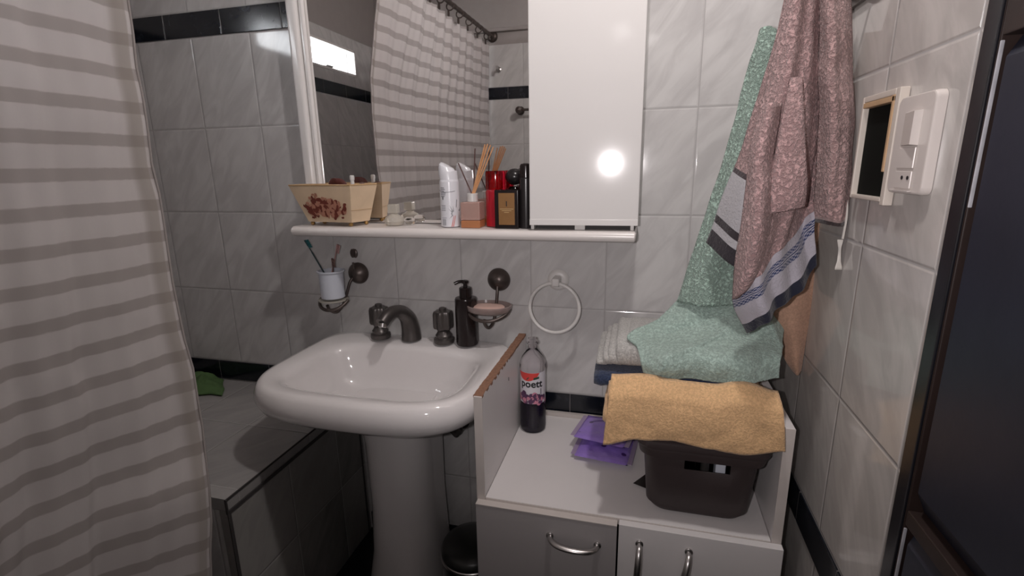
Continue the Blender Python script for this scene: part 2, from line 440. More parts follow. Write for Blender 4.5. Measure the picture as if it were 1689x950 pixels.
# ------------------------------------------------------------------ tiled ledge of the bath
e = empty('tiled_bath_ledge', (-.13, -.27, FL), 'tiled bath ledge with dark edge trim left of the sink', 'bath ledge')
DT = -.569
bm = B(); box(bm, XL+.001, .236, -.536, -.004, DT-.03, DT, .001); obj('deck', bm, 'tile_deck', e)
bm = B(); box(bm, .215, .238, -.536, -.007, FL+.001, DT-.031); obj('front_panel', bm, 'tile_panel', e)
bm = B(); box(bm, XL+.001, .214, -.536, -.52, FL+.001, DT-.031); obj('end_panel', bm, 'tile_back', e)
bm = B(); box(bm, .236, .2385, -.5365, -.007, DT-.004, DT+.001, .0008); box(bm, .2375, .241, -.5385, -.007, DT-.036, DT-.027, .001)
box(bm, .2375, .241, -.5395, -.531, FL+.001, DT-.036, .001); box(bm, .235, .241, -.5395, -.536, DT-.036, DT+.001, .001)
obj('edge_trim', bm, 'dark_gap', e)
bm = B(); box(bm, .2375, .241, -.024, -.018, FL+.001, DT-.036, .001); obj('edge_trim', bm, 'dark_gap', e)
# crumpled green cloth on the ledge
bm = B()
def fn(u, v):
    p = at(300+70*u, 612+42*v, z=DT); q = V3(p.x, p.y, DT+.004)
    q.y = min(q.y, -.02)
    q.z += .002+.03*max(0, math.sin(PI*u))*max(0, math.sin(PI*v))*(.6+.8*abs(nz(q, 25))); q.x += .01*nz(q, 20, 2); q.y = min(q.y+.01*nz(q, 20, 3), -.012); return q
sheet(bm, fn, 28, 22); obj('cleaning_cloth', bm, 'green_cloth', label='crumpled green cloth lying on the tiled bath ledge', cat='cloth', solid=.003)

# ------------------------------------------------------------------ shower curtain, rod
edge_px = [(209, 0, .135), (220, 90, .13), (234, 165, .13), (249, 270, .13), (265, 340, .135), (277, 425, .145), (286, 475, .155), (301, 550, .172), (316, 600, .187), (329, 675, .207), (340, 735, .225), (345, 800, .25), (349, 950, .262)]
EP = [at(a, b, x=c) for a, b, c in edge_px]
EP = [V3(.175, -.52, .80), V3(.15, -.50, .62)] + EP + [V3(.265, -.64, -1.0)]
def interp(z):
    if z >= EP[0].z: return EP[0]
    for a, b in zip(EP, EP[1:]):
        if z >= b.z: return a.lerp(b, (a.z-z)/(a.z-b.z))
    return EP[-1]
CT, CB = .796, -.99
def cfn(u, v):
    z = CT + (CB-CT)*v
    E0 = interp(z); lo = min(1, max(0, (.1-z)/.8))
    M = V3(.125+.07*max(0, (z-.4)/.4), -.765-.05*lo, 0); N_ = V3(.16+.03*max(0, (z-.3)/.5), -1.15, 0); R = V3(.205, YF+.018, 0)
    P = [V3(E0.x, E0.y, 0), M, N_, R]
    uu = u**1.15*3; i = min(2, int(uu)); t = uu-i
    Q = [P[0]*2-P[1]] + P + [P[3]*2-P[2]]; a, b, c, d = Q[i:i+4]
    p = .5*((2*b)+(c-a)*t+(2*a-5*b+4*c-d)*t*t+(3*b-a-3*c+d)*t**3)
    s_ = (p-P[0]).length
    A = .002+.006*min(1, s_/.5)
    A *= 1+.9*lo
    dx = A*math.sin(s_*62+1.2*math.sin(s_*9)+.6*z) + .35*A*math.sin(s_*141+2*z)
    dx += -.007*math.exp(-((s_-.035)/.016)**2) + .004*math.exp(-((s_-.075)/.02)**2)   # hem turned back at the free edge
    dx += .006*nz((s_, 0, z), 6) + .002*nz((s_, 0, z), 22, 2)
    return V3(p.x+dx, p.y+.25*dx, z)
bm = B(); g = sheet(bm, cfn, 260, 90)
uvl = bm.loops.layers.uv.verify()
for f in bm.faces:
    for l in f.loops:
        c = l.vert.co; sag = .012*nz((c.x, c.y, c.z), 3, 5)*min(1, max(0, (.2-c.z)/.5))
        l[uvl].uv = (l[uvl].uv.x*1.3, c.z+sag)
e = empty('shower_curtain', (.15, -1.06, CB), 'sheer cream shower curtain with taupe stripes, filling the left side', 'curtain')
obj('curtain_cloth', bm, 'curtain', e, smooth=180, fix=False)
bm = B(); tube(bm, [cfn(0, k/30)+V3(.001, .001, 0) for k in range(31)], .0022, 8, 1); obj('hem', bm, 'curtain', e, smooth=180)
for k in range(12):
    u = .03+.94*(k/11)**.9
    p = cfn(u, 0); b = B(); x = .215
    torus(b, (x, p.y, .822), (0, 1, .15), .017, .003, 24, 8); box(b, x-.012, x-.004, p.y-.006, p.y+.006, .782, .806, .002)
    obj('ring', b, 'bronze', e)
bm = B(); ys = -1.668; N = 120; rings = []
tube(bm, [(.228, YF+.004, .832), (.205, -.004, .835)], lambda t: .0105*(1+.12*math.sin(t*170)), 12, 90)
e = empty('curtain_rod', (.215, -.84, .83), 'dark bronze twisted shower rod above the striped curtain, seen in the mirror', 'curtain rod')
obj('rod', bm, 'bronze', e)
for y, sg, x in ((YF+.001, 1, .228), (-.001, -1, .205)):
    b = B(); lathe(b, [(.026, 0), (.03, .006), (.026, .014), (.016, .02), (.014, .03)], (x, y, .833), (0, sg, 0)); obj('flange', b, 'bronze', e)
# towel rail on the wall behind the camera (seen in the mirror)
e = empty('towel_bar', (.55, YF, .433), 'dark bronze towel bar on the far wall, reflected in the mirror', 'towel bar')
for x in (.385, .85):
    b = B(); lathe(b, [(.0, 0), (.022, .001), (.024, .008), (.014, .018), (.01, .03), (.016, .045), (.02, .056), (.016, .068), (0, .073)], (x, YF, .433), (0, 1, 0), cap0=False, cap1=False); obj('post', b, 'bronze', e)
b = B(); tube(b, [(.385, YF+.056, .433), (.85, YF+.056, .433)], .007, 12, 4); obj('bar', b, 'bronze', e)
# small robe hook by the curtain end
bm = B(); lathe(bm, [(.014, 0), (.014, .006), (.007, .01), (.006, .03)], (.26, YF, .66), (0, 1, 0)); tube(bm, [(.26, YF+.028, .66), (.262, YF+.05, .65), (.264, YF+.055, .672)], .006, 10, 5)
obj('robe_hook', bm, 'steel', label='small metal hook on the far wall by the curtain end, reflected in the mirror', cat='hook')

# ------------------------------------------------------------------ mirror cabinet with shelf
ST = -.024; SB = -.050       # shelf top and bottom
e = empty('mirror_cabinet', (.62, -.06, SB), 'white wall cabinet with wide mirror, closed cupboard and bullnose shelf above the sink', 'mirror cabinet')
CZT = .72
bm = B(); x0, x1 = .165, 1.074; y1 = -.001
prof = [(-.001, SB), (-.128, SB), (-.136, SB+.004), (-.141, SB+.013), (-.136, ST-.004), (-.128, ST), (-.001, ST)]
def endr(x, k): return [V3(x, (y+.001)*k-.001 if y < -.01 else y, (z-(ST+SB)/2)*(.6 if k < 1 else 1)+(ST+SB)/2) for y, z in prof]
ringset(bm, [endr(x0, .97), endr(x0+.005, 1), endr(x1-.005, 1), endr(x1, .97)])
obj('shelf', bm, 'shelf_white', e, smooth=60)
bm = B(); box(bm, .195, .829, -.0295, -.001, ST+.001, CZT, .001); obj('mirror_backing', bm, 'dark_gap', e)
bm = B(); box(bm, .2, .829, -.031, -.0296, ST+.002, CZT-.002); obj('mirror_glass', bm, 'mirror', e, smooth=0)
# rounded white upright left of the mirror
bm = B(); rr = []
for z in (ST+.0005, CZT):
    rr.append([V3(.178+.016*math.copysign(abs(math.cos(a))**.55, math.cos(a)), -.036-.018*math.sin(a)**.6, z) for a in [PI*k/22+1e-6*(k == 0)-1e-6*(k == 22) for k in range(23)]] + [V3(.162, -.001, z), V3(.194, -.001, z)])
ringset(bm, rr); obj('side_post', bm, 'white_lacquer', e, smooth=50)
bm = B(); box(bm, .1955, .208, -.044, -.0305, ST+.0005, CZT, .004, 3); obj('mirror_edge_strip', bm, 'white_lacquer', e)
bm = B(); box(bm, .83, 1.076, -.108, -.001, ST+.010, CZT, .001); obj('cupboard', bm, 'cupboard_white', e)
bm = B(); box(bm, .828, 1.077, -.127, -.110, ST+.012, CZT, .0025, 3); [setattr(v.co, 'y', v.co.y+(v.co.x-1.077)*.038) for v in bm.verts]; dr = obj('cupboard_door', bm, 'cupboard_white', e)
bm = B(); box(bm, .8285, 1.0765, -.1285, -.1272, ST+.0125, ST+.026, .0005); [setattr(v.co, 'y', v.co.y+(v.co.x-1.077)*.038) for v in bm.verts]; obj('bottom_rail', bm, 'white_lacquer', dr)
bm = B(); box(bm, .84, 1.07, -.1, -.004, ST+.0006, ST+.010); obj('gap_shade', bm, 'dark_gap', e)  # dark box put into the gap under the cupboard as its shade
for x in (.832, .945, 1.064):
    b = B(); box(b, x-.004 if x != .945 else x-.012, x+.004 if x != .945 else x+.012, -.122, -.10, ST+.0006, ST+.012, .001); obj('foot', b, 'white_plastic', e)

# ------------------------------------------------------------------ things on the shelf
g0 = 'things on the mirror shelf'
# tin planter with rose print
e = empty('tin_basket', (.285, -.085, ST), 'cream tin basket with a brown rose print, on the shelf under the mirror', 'basket')
bz, tz = ST+.011, ST+.108; P0 = (.215, .355, -.118, -.066); P1 = (.165, .398, -.125, -.046)   # x0 x1 yfront yback at bottom / top
P0 = [(.205, -.108), (.348, -.126), (.366, -.066), (.218, -.060)]; P1 = [(.156, -.112), (.361, -.139), (.384, -.044), (.180, -.0585)]
def rect(p, z, ins=0):
    c = V3(sum(q[0] for q in p)/4, sum(q[1] for q in p)/4, z); out = []
    for q in p:
        d_ = V3(q[0], q[1], z)-c; out.append(c+V3(d_.x-math.copysign(ins, d_.x), d_.y-math.copysign(ins, d_.y), 0))
    return out
bm = B(); ringset(bm, [rect(P0, bz), rect(P1, tz), rect(P1, tz, .002), rect(P0, bz+.003, .002)], True, True)
obj('body', bm, 'tin_cream', e, smooth=0)
bm = B()
c = rect(P1, tz, -.001)
for i in range(4): tube(bm, [c[i], c[(i+1) % 4]], .0022, 8, 2)
obj('rim', bm, 'rim_gold', e)
for x, y in rect(P0, bz, .007) and [(q.x, q.y) for q in rect(P0, bz, .007)]:
        b = B(); ball(b, (x, y, ST+.0062), .0060, sub=2); obj('foot', b, 'brass', e)
random.seed(4); bm = B()
def front(u, v):   # u 0..1 across, v 0..1 up on the front face
    a = V3(*P0[0], bz).lerp(V3(*P0[1], bz), u); b = V3(*P1[0], tz).lerp(V3(*P1[1], tz), u)
    q = a.lerp(b, v); q.y -= .0008; return q
for k in range(200):
    u = .5+random.gauss(0, .23); v = .40+random.gauss(0, .12)-(u-.5)**2*.6
    if not (.1 < u < .93 and .1 < v < .75): continue
    ru, rv = random.uniform(.02, .055), random.uniform(.03, .10); a0 = random.random()*6; mi = 0 if random.random() < .55 else 1
    vs = [bm.verts.new(front(u+ru*math.cos(a0+t*PI/4)*random.uniform(.7, 1.2), v+rv*math.sin(a0+t*PI/4)*random.uniform(.7, 1.2))+V3(0, -.00001*k, 0)) for t in range(8)]
    bm.faces.new(vs).material_index = mi
obj('rose_print', bm, ['print_red', 'print_rose'], e, smooth=0)
bm = B(); A0, A1 = V3(*P0[1], bz).lerp(V3(*P1[1], tz), .33)+V3(.0006, 0, 0), V3(*P0[2], bz).lerp(V3(*P1[2], tz), .33)+V3(.0006, 0, 0); tube(bm, [A0, A1], .0005, 6, 1); obj('crease', bm, 'rim_gold', e)
# what sticks out of it
bm = B(); lathe(bm, [(.005, -.06), (.005, .012), (.0062, .012), (.0062, .022), (.004, .024)], (.335, -.085, tz)); obj('lip_balm', bm, 'white_plastic', label='small white tube standing up in the cream tin basket', cat='tube')
def arch(name, x0, x1, z, mat, label, cat, y=-.085):
    b = B(); tube(b, [(x0, y, tz-.03), (x0+.012, y, z-.004), ((x0+x1)/2, y-.004, z), (x1-.012, y, z-.006), (x1, y, tz-.03)], .0045, 10, 6, flat=2.2); obj(name, b, mat, label=label, cat=cat)
arch('makeup_pouch', .262, .318, tz+.008, 'makeup_red', 'dark red pouch poking out of the cream tin basket', 'pouch')
arch('hair_clip', .342, .366, tz+.001, 'brush_brown', 'brown hair clip at the right end of the cream tin basket', 'hair clip', -.07)
# little glass jar with square stopper
e = empty('glass_perfume_bottle', (.447, -.078, ST), 'small round clear glass bottle with a square stopper, right of the tin basket', 'perfume bottle')
bm = B(); lathe(bm, [(.010, .0006), (.022, .002), (.027, .012), (.024, .022), (.012, .028), (.009, .032)], (.447, -.078, ST)); obj('body', bm, 'frosted_glass', e)
bm = B(); box(bm, .434, .459, -.089, -.067, ST+.0325, ST+.056, .002); obj('stopper', bm, 'frosted_glass', e)
bm = B(); lathe(bm, [(.008, .0006), (.015, .004), (.017, .011), (.013, .018), (.006, .021)], (.482, -.062, ST)); obj('glass_trinket', bm, 'clear_glass', label='tiny clear glass trinket beside the round glass bottle', cat='trinket')
# deodorant spray
cx, cy, R = .612, -.092, .0245
e = empty('deodorant_can', (cx, cy, ST), 'white spray deodorant can with grey lettering and black leaf marks', 'spray can')
bm = B(); lathe(bm, [(R*.9, .001), (R, .003), (R, .112), (R*.97, .116), (R*.90, .120)], (cx, cy, ST)); obj('can', bm, 'can_white', e)
bm = B(); rings = []
for i, (k, h) in enumerate(((.93, .1185), (.93, .134), (.88, .148), (.74, .157), (.45, .161))):
    rings.append([V3(cx-.003*i*.6+R*k*math.cos(t), cy+R*k*math.sin(t), ST+h+(.006*math.cos(t) if i == 1 else 0)-(.006*(1+math.cos(t)) if i >= 2 else 0)) for t in [2*PI*j/28 for j in range(28)]])
ringset(bm, rings); obj('cap', bm, 'can_white', e)
bm = B(); tube(bm, [(cx+R*1.0*math.cos(t), cy+R*1.0*math.sin(t), ST+.1165-.028*max(0, math.sin(t*.5+2.3))) for t in [-2.6+2.0*k/9 for k in range(10)]], .0006, 6, 3); obj('seam', bm, 'ink_grey', e)
def oncan(a, h, r=R): return V3(cx+(r+.0003)*math.cos(a), cy+(r+.0003)*math.sin(a), ST+h)
def patch(bm, a0, a1, h0, h1, mi=0, f=oncan, n_=4):
    lo = [bm.verts.new(f(a0+(a1-a0)*k/n_, h0)) for k in range(n_+1)]; hi = [bm.verts.new(f(a0+(a1-a0)*k/n_, h1)) for k in range(n_+1)]
    for k in range(n_): bm.faces.new((lo[k], lo[k+1], hi[k+1], hi[k])).material_index = mi
bm = B(); fa = -PI/2-.25
for k in range(6): patch(bm, fa-.42, fa+.05+.2*random.random(), .098-.0042*k, .0997-.0042*k)
for k in range(4): patch(bm, fa-.4, fa+.15, .055-.004*k, .0562-.004*k)
for k in range(5): patch(bm, fa-.28+.09*k, fa-.24+.09*k, .006, .022)
patch(bm, fa-.22, fa-.05, .070, .078); patch(bm, fa-.33, fa+.22, .0245, .0253)
obj('lettering', bm, 'ink_grey', e, smooth=0)
bm = B(); ca, ch = fa+1.0, .036
for k in range(7):
    a = math.radians(95+22*k); L = .020+.005*(k % 2); nx, ny = -math.sin(a)*.0013, math.cos(a)*.0013
    bm.faces.new([bm.verts.new(oncan(ca+q[0]/R, ch+q[1], R+.0003)) for q in ((.004*math.cos(a)-nx*.3, .004*math.sin(a)-ny*.3), (L*math.cos(a), L*math.sin(a)), (.006*math.cos(a)+nx, .006*math.sin(a)+ny))])
bm.faces.new([bm.verts.new(oncan(*q, R+.0003)) for q in ((ca+.25, .052), (ca+.75, .040), (ca+.95, .046), (ca+.35, .072))])
obj('leaf_marks', bm, 'ink_grey', e, smooth=0)
bm = B()
for o_ in (0, .16): bm.faces.new([bm.verts.new(oncan(*q, R+.0005)) for q in ((ca-.32+o_, .003), (ca-.24+o_, .003), (ca+.02+o_, .030), (ca-.02+o_, .031))])
obj('red_swoosh', bm, 'ink_red', e, smooth=0)
# reed diffuser
dx0, dx1, dy0, dy1 = .648, .698, -.116, -.070
e = empty('reed_diffuser', ((dx0+dx1)/2, (dy0+dy1)/2, ST), 'square peach glass reed diffuser with white collar and wooden sticks', 'reed diffuser')
bm = B(); box(bm, dx0, dx1, dy0, dy1, ST+.0192, ST+.064, .003, 3); obj('bottle', bm, 'peach_clouded', e)
bm = B(); box(bm, dx0, dx1, dy0, dy1, ST+.0006, ST+.019, .002); obj('perfume_oil', bm, 'peach_liquid', e)
bm = B(); lathe(bm, [(.0135, .0645), (.0135, .083), (.0115, .0845), (.004, .0845)], ((dx0+dx1)/2, (dy0+dy1)/2, ST), seg=28); obj('collar', bm, 'white_plastic', e)
bx, by = (dx0+dx1)/2, (dy0+dy1)/2
for k, (tx, ty, tzz, mt) in enumerate(((.712, -.10, .176, 'reed'), (.718, -.098, .177, 'reed'), (.724, -.094, .175, 'reed'), (.729, -.088, .170, 'reed'), (.707, -.085, .172, 'reed'), (.683, -.09, .168, 'reed_dark'), (.640, -.095, .134, 'reed_dark'))):
    b = B(); tube(b, [(bx+(k-3)*.0012, by, ST+.072), (tx, ty, tzz)], .0017, 8, 2); obj('stick', b, mt, e)
# red body-spray bottle
cx, cy = .728, -.071
e = empty('red_spray_bottle', (cx, cy, ST), 'glossy red cylindrical bottle with clear red cap behind the cologne', 'bottle')
bm = B(); lathe(bm, [(.024, .001), (.0265, .003), (.0265, .088), (.024, .093)], (cx, cy, ST)); obj('body', bm, 'red_body', e)
bm = B(); lathe(bm, [(.0255, .0935), (.0262, .096), (.0262, .134), (.0245, .138), (.018, .138)], (cx, cy, ST)); obj('cap', bm, 'red_clear', e)
bm = B(); lathe(bm, [(.012, .094), (.012, .112), (.008, .118), (.008, .13)], (cx, cy, ST)); obj('nozzle', bm, 'red_body', e)
# cologne with brown label
x0, x1, y0, y1 = .737, .797, -.119, -.090
e = empty('cologne_bottle', ((x0+x1)/2, (y0+y1)/2, ST), 'rectangular black cologne bottle with a brown and gold label', 'cologne bottle')
bm = B(); box(bm, x0, x1, y0, y1, ST+.0006, ST+.094, .003, 2); obj('body', bm, 'black_plastic', e)
bm = B(); box(bm, x0+.011, x1-.009, y0-.0012, y0-.0001, ST+.010, ST+.086, .0004); obj('label_plate', bm, 'brown_label', e)
bm = text_bm('1', .017, lambda c: V3((x0+x1)/2+.001+c.x, y0-.0014, ST+.060+c.y), 0, .0004); obj('numeral', bm, 'ink_black', e, smooth=0)
bm = B()
for k, w_ in enumerate((.017, .012, .006)): box(bm, (x0+x1)/2+.001-w_, (x0+x1)/2+.001+w_, y0-.0016, y0-.0013, ST+.0475-.004*k, ST+.0487-.004*k)
obj('gold_print', bm, 'gold_ink', e, smooth=0)
# round black-capped bottle behind it
cx, cy = .776, -.068
e = empty('ball_cap_perfume', (cx, cy, ST), 'clear perfume bottle with round black cap standing behind the cologne', 'perfume bottle')
bm = B(); lathe(bm, [(.018, .001), (.019, .003), (.019, .088), (.016, .096), (.012, .1)], (cx, cy, ST)); obj('body', bm, 'smoke_glass', e)
bm = B(); ball(bm, (cx, cy, ST+.123), .0235, sz=.85); obj('cap', bm, 'cap_dark', e)
# tall dark bottle next to the cupboard
cx, cy = .811, -.096
e = empty('dark_spray_bottle', (cx, cy, ST), 'tall dark bottle at the right end, against the white cupboard', 'bottle')
bm = B(); lathe(bm, [(.0155, .001), (.0165, .003), (.0165, .118), (.0155, .121)], (cx, cy, ST)); obj('body', bm, 'cap_dark', e)
bm = B(); lathe(bm, [(.0145, .1215), (.0145, .148), (.012, .153), (.004, .155)], (cx, cy, ST)); obj('cap', bm, 'black_plastic', e)

# ------------------------------------------------------------------ wash basin
SX = .476
e = empty('pedestal_sink', (SX, -.22, FL), 'white porcelain pedestal sink with a wide rounded rim', 'sink')
def sel(a, b, cy, z, nf, nb, seg=96, cx=SX):
    out = []
    for i in range(seg):
        t = 2*PI*i/seg; c, s_ = math.cos(t), math.sin(t); n_ = nb if s_ > 0 else nf
        out.append(V3(cx+a*math.copysign(abs(c)**(2/n_), c), cy+b*math.copysign(abs(s_)**(2/n_), s_), z))
    return out
RZ = -.350
rings = [sel(.02, .02, -.235, -.496, 2, 2), sel(.05, .036, -.236, -.495, 2.1, 2.1), sel(.09, .062, -.238, -.492, 2.3, 2.3), sel(.125, .084, -.240, -.486, 2.5, 2.5), sel(.155, .104, -.242, -.476, 2.8, 2.8), sel(.178, .119, -.244, -.461, 3.1, 3.1), sel(.194, .129, -.246, -.440, 3.4, 3.4), sel(.208, .138, -.248, -.405, 3.6, 3.6),
         sel(.217, .144, -.249, -.378, 3.7, 3.7), sel(.223, .148, -.250, -.368, 3.8, 3.8), sel(.231, .153, -.2505, -.3605, 3.9, 4), sel(.243, .163, -.249, -.3565, 3.9, 4.4),
         sel(.262, .198, -.240, RZ-.002, 3.7, 6), sel(.274, .214, -.236, RZ-.004, 3.5, 8), sel(.282, .223, -.235, RZ-.013, 3.4, 9), sel(.287, .229, -.2345, RZ-.028, 3.4, 9), sel(.288, .230, -.2345, RZ-.045, 3.4, 9),
         sel(.283, .227, -.2325, RZ-.064, 3.3, 8), sel(.268, .215, -.225, RZ-.080, 3.2, 7), sel(.235, .185, -.205, RZ-.094, 3, 5), sel(.17, .14, -.18, RZ-.112, 2.6, 4), sel(.12, .11, -.165, RZ-.15, 2.2, 3)]
bm = B(); ringset(bm, rings, True, True); bs = obj('basin', bm, 'porcelain', e, smooth=180)
bm = B(); lathe(bm, [(.021, 0), (.021, .003), (.017, .004), (.012, .001)], (SX, -.235, -.4975)); obj('drain', bm, 'steel', bs)
PX = .457
bm = B(); ringset(bm, [sel(a, b, cy, z, 2.4, 4, 48, PX) for a, b, cy, z in ((.115, .12, -.145, FL+.001), (.112, .117, -.145, FL+.03), (.100, .105, -.14, FL+.12), (.094, .10, -.138, -.8), (.096, .103, -.14, -.6), (.104, .11, -.146, -.50), (.112, .112, -.15, -.472))])
obj('pedestal', bm, 'porcelain', e, smooth=60)

# taps
def tap_handle(x, y, label, rz):
    t = empty('tap_handle', (x, y, RZ), label, 'tap handle', 'tap handles on the sink deck')
    b = B(); lathe(b, [(.028, 0), (.029, .005), (.028, .012), (.022, .015), (.023, .022), (.019, .027), (.016, .034), (.019, .038)], (x, y, RZ), seg=36); obj('base', b, 'pewter', t)
    b = B(); lathe(b, [(.016, .0385), (.024, .041), (.0255, .046), (.0255, .082), (.023, .090), (.012, .093)], (x, y, RZ), seg=48, ridges=6, amp=.10); obj('knob', b, 'pewter', t)
    b = B(); lathe(b, [(.010, .0925), (.010, .099), (.006, .101)], (x, y, RZ), seg=20); obj('cap', b, 'pewter', t)
tap_handle(.368, -.062, 'dark pewter tap handle at the left of the spout', .2)
tap_handle(.564, -.062, 'dark pewter tap handle right of the spout, next to the black pump bottle', .5)
e = empty('faucet_spout', (.462, -.058, RZ), 'dark pewter arched spout between the two tap handles', 'faucet')
bm = B()
pts = [(.462, -.056, RZ), (.461, -.056, RZ+.03), (.457, -.062, RZ+.062), (.450, -.083, RZ+.086), (.442, -.110, RZ+.095), (.435, -.136, RZ+.090), (.430, -.158, RZ+.076)]
tube(bm, pts, lambda t: .0285-.0115*min(1, t*1.6), 20, 6); obj('spout', bm, 'pewter', e, smooth=60)
bm = B(); lathe(bm, [(.0115, 0), (.012, .01), (.010, .012)], (.431, -.153, RZ+.076), (-.1, -.25, -1), seg=24); obj('aerator', bm, 'steel', e, label='chrome outlet ring')
# pump bottle
cx, cy = .633, -.062
e = empty('soap_pump_bottle', (cx, cy, RZ), 'black pump soap bottle standing on the sink beside the right tap', 'soap bottle')
bm = B(); lathe(bm, [(.028, .001), (.030, .004), (.030, .128), (.028, .133), (.015, .136)], (cx, cy, RZ-.001), seg=40); obj('bottle', bm, 'black_plastic', e)
bm = B(); lathe(bm, [(.0165, .1355), (.0165, .160), (.014, .162), (.006, .162), (.005, .172)], (cx, cy, RZ-.001), seg=40, ridges=20, amp=.02); pm = obj('collar', bm, 'black_plastic', e)
bm = B(); lathe(bm, [(.008, .172), (.0095, .174), (.0095, .179), (.006, .181)], (cx, cy, RZ-.001), seg=20); tube(bm, [(cx, cy, RZ+.1765), (cx-.014, cy-.008, RZ+.177), (cx-.026, cy-.014, RZ+.172)], .0042, 10, 4); obj('pump_head', bm, 'black_plastic', e)

# ------------------------------------------------------------------ wall accessories
def knob(parent, x, z, tail=True):
    b = B(); lathe(b, [(.031, 0), (.0325, .004), (.031, .010), (.024, .019), (.012, .026), (.004, .028)], (x, -.0005, z), (0, -1, 0), seg=40); return obj('wall_rose', b, 'bronze', parent)
def arms(parent, x, z, R, yc):
    b = B(); torus(b, (x, yc, z), (0, 0, 1), R, .0036, 36, 10, -PI, 0) if False else None
    pts = []
    for k in range(17):
        a = PI+PI*k/16; pts.append((x+R*math.cos(a), yc+R*.9*math.sin(a)*.9, z+.018-.024*math.sin(PI*k/16)))
    tube(b, pts, .0048, 10, 2)
    obj('ring_arm', b, 'bronze', parent)
# tumbler holder
e = empty('tumbler_holder', (.235, 0, -.24), 'dark bronze holder carrying the white toothbrush cup', 'tumbler holder')
knob(e, .278, -.176); arms(e, .226, -.262, .044, -.060)
b = B(); tube(b, [(.270, -.02, -.185), (.262, -.03, -.20), (.250, -.038, -.24), (.240, -.045, -.268), (.229, -.062, -.283), (.219, -.078, -.272), (.218, -.086, -.256)], .0042, 10, 6); obj('hook_arm', b, 'bronze', e)
b = B(); tube(b, [(.278, -.022, -.17), (.276, -.026, -.14)], .003, 8, 2)
for a in (-.5, 0, .5): bmv = ball(b, (.283+.010*math.sin(a), -.028, -.118+.006*math.cos(a)), .009, sx=.8, sy=.45, sz=1.5, sub=2)
obj('leaf_ornament', b, 'bronze', e)
cx, cy = .226, -.064
b = B(); lathe(b, [(.012, 0), (.036, .0005), (.042, .002), (.042, .006), (.035, .004)], (cx, cy, -.2470)); obj('saucer', b, 'frosted_glass', e)
e = empty('toothbrush_cup', (cx, cy, -.239), 'white plastic cup holding toothbrushes on the left wall holder', 'cup')
b = B(); lathe(b, [(.029, .0012), (.033, .004), (.0345, .075), (.039, .080), (.039, .083), (.0335, .083), (.0315, .006)], (cx, cy, -.240), seg=40); obj('cup', b, 'cup_white', e)
def brush(name, p0, p1, mat, bmat, label, side, wide=.0045):
    p0, p1 = Vector(p0), Vector(p1); d = (p1-p0).normalized()
    t = empty(name, p0, label, 'toothbrush', 'toothbrushes in the white cup')
    b = B(); tube(b, [p0, p0.lerp(p1, .35), p0.lerp(p1, .7), p1-d*.026, p1], lambda q: wide*(1-.35*math.sin(q*PI))*(.7 if .6 < q < .8 else 1), 10, 6, flat=.6); obj('handle', b, mat, t)
    b = B(); s_ = Vector(side).normalized()
    for k in range(5):
        c = p1-d*(.003+.005*k); tube(b, [c, c+s_*.011], .0027, 6, 1)
    obj('bristles', b, bmat, t)
brush('toothbrush', (.236, -.064, -.225), (.160, -.075, -.070), 'teal_dark', 'teal', 'dark toothbrush with teal bristles leaning left out of the cup', (.9, -.2, .25))
brush('toothbrush', (.212, -.068, -.225), (.252, -.056, -.083), 'pink_bristle', 'pink_bristle', 'pink toothbrush leaning right in the cup', (.8, -.4, -.1))
brush('toothbrush', (.225, -.05, -.225), (.244, -.078, -.120), 'brush_brown', 'brush_brown', 'short brown brush in the middle of the cup', (.8, -.4, -.1), .0035)
# soap dish
e = empty('soap_dish_holder', (.711, 0, -.24), 'dark bronze wall holder with a glass soap dish, right of the pump bottle', 'soap dish')
knob(e, .711, -.178); arms(e, .698, -.262, .057, -.06)
b = B(); tube(b, [(.711, -.02, -.19), (.711, -.026, -.215), (.708, -.034, -.262), (.704, -.05, -.290), (.697, -.068, -.298), (.692, -.082, -.285), (.692, -.088, -.270)], .0042, 10, 6); obj('hook_arm', b, 'bronze', e)
b = B(); rings = [sel(a, b_, -.062, z, 2, 2, 40, .698) for a, b_, z in ((.02, .016, -.257), (.048, .036, -.256), (.060, .046, -.249), (.063, .049, -.235), (.060, .046, -.234), (.056, .043, -.247), (.02, .016, -.250))]
ringset(b, rings); obj('glass_dish', b, 'dish_glass', e, smooth=60)
b = B(); ringset(b, [sel(a, b_, -.062, z, 2.4, 2.4, 36, .698) for a, b_, z in ((.030, .02, -.2490), (.040, .028, -.246), (.043, .030, -.241), (.038, .026, -.237), (.02, .014, -.2355))])
obj('soap_bar', b, 'soap_pink', label='pinkish bar of soap lying in the glass wall dish', cat='soap', smooth=60)
# towel ring
e = empty('towel_ring', (.873, 0, -.235), 'empty white plastic towel ring on the wall above the detergent bottle', 'towel ring')
b = B(); lathe(b, [(.028, 0), (.029, .003), (.025, .009), (.016, .013)], (.876, -.0005, -.172), (0, -1, 0), seg=36)
box(b, .866, .886, -.056, -.010, -.180, -.158, .005, 3); obj('wall_mount', b, 'white_plastic', e)
b = B(); torus(b, (.873, -.050, -.238), (.05, 1, -.06), .066, .0048, 64, 12); obj('ring', b, 'white_plastic', e)

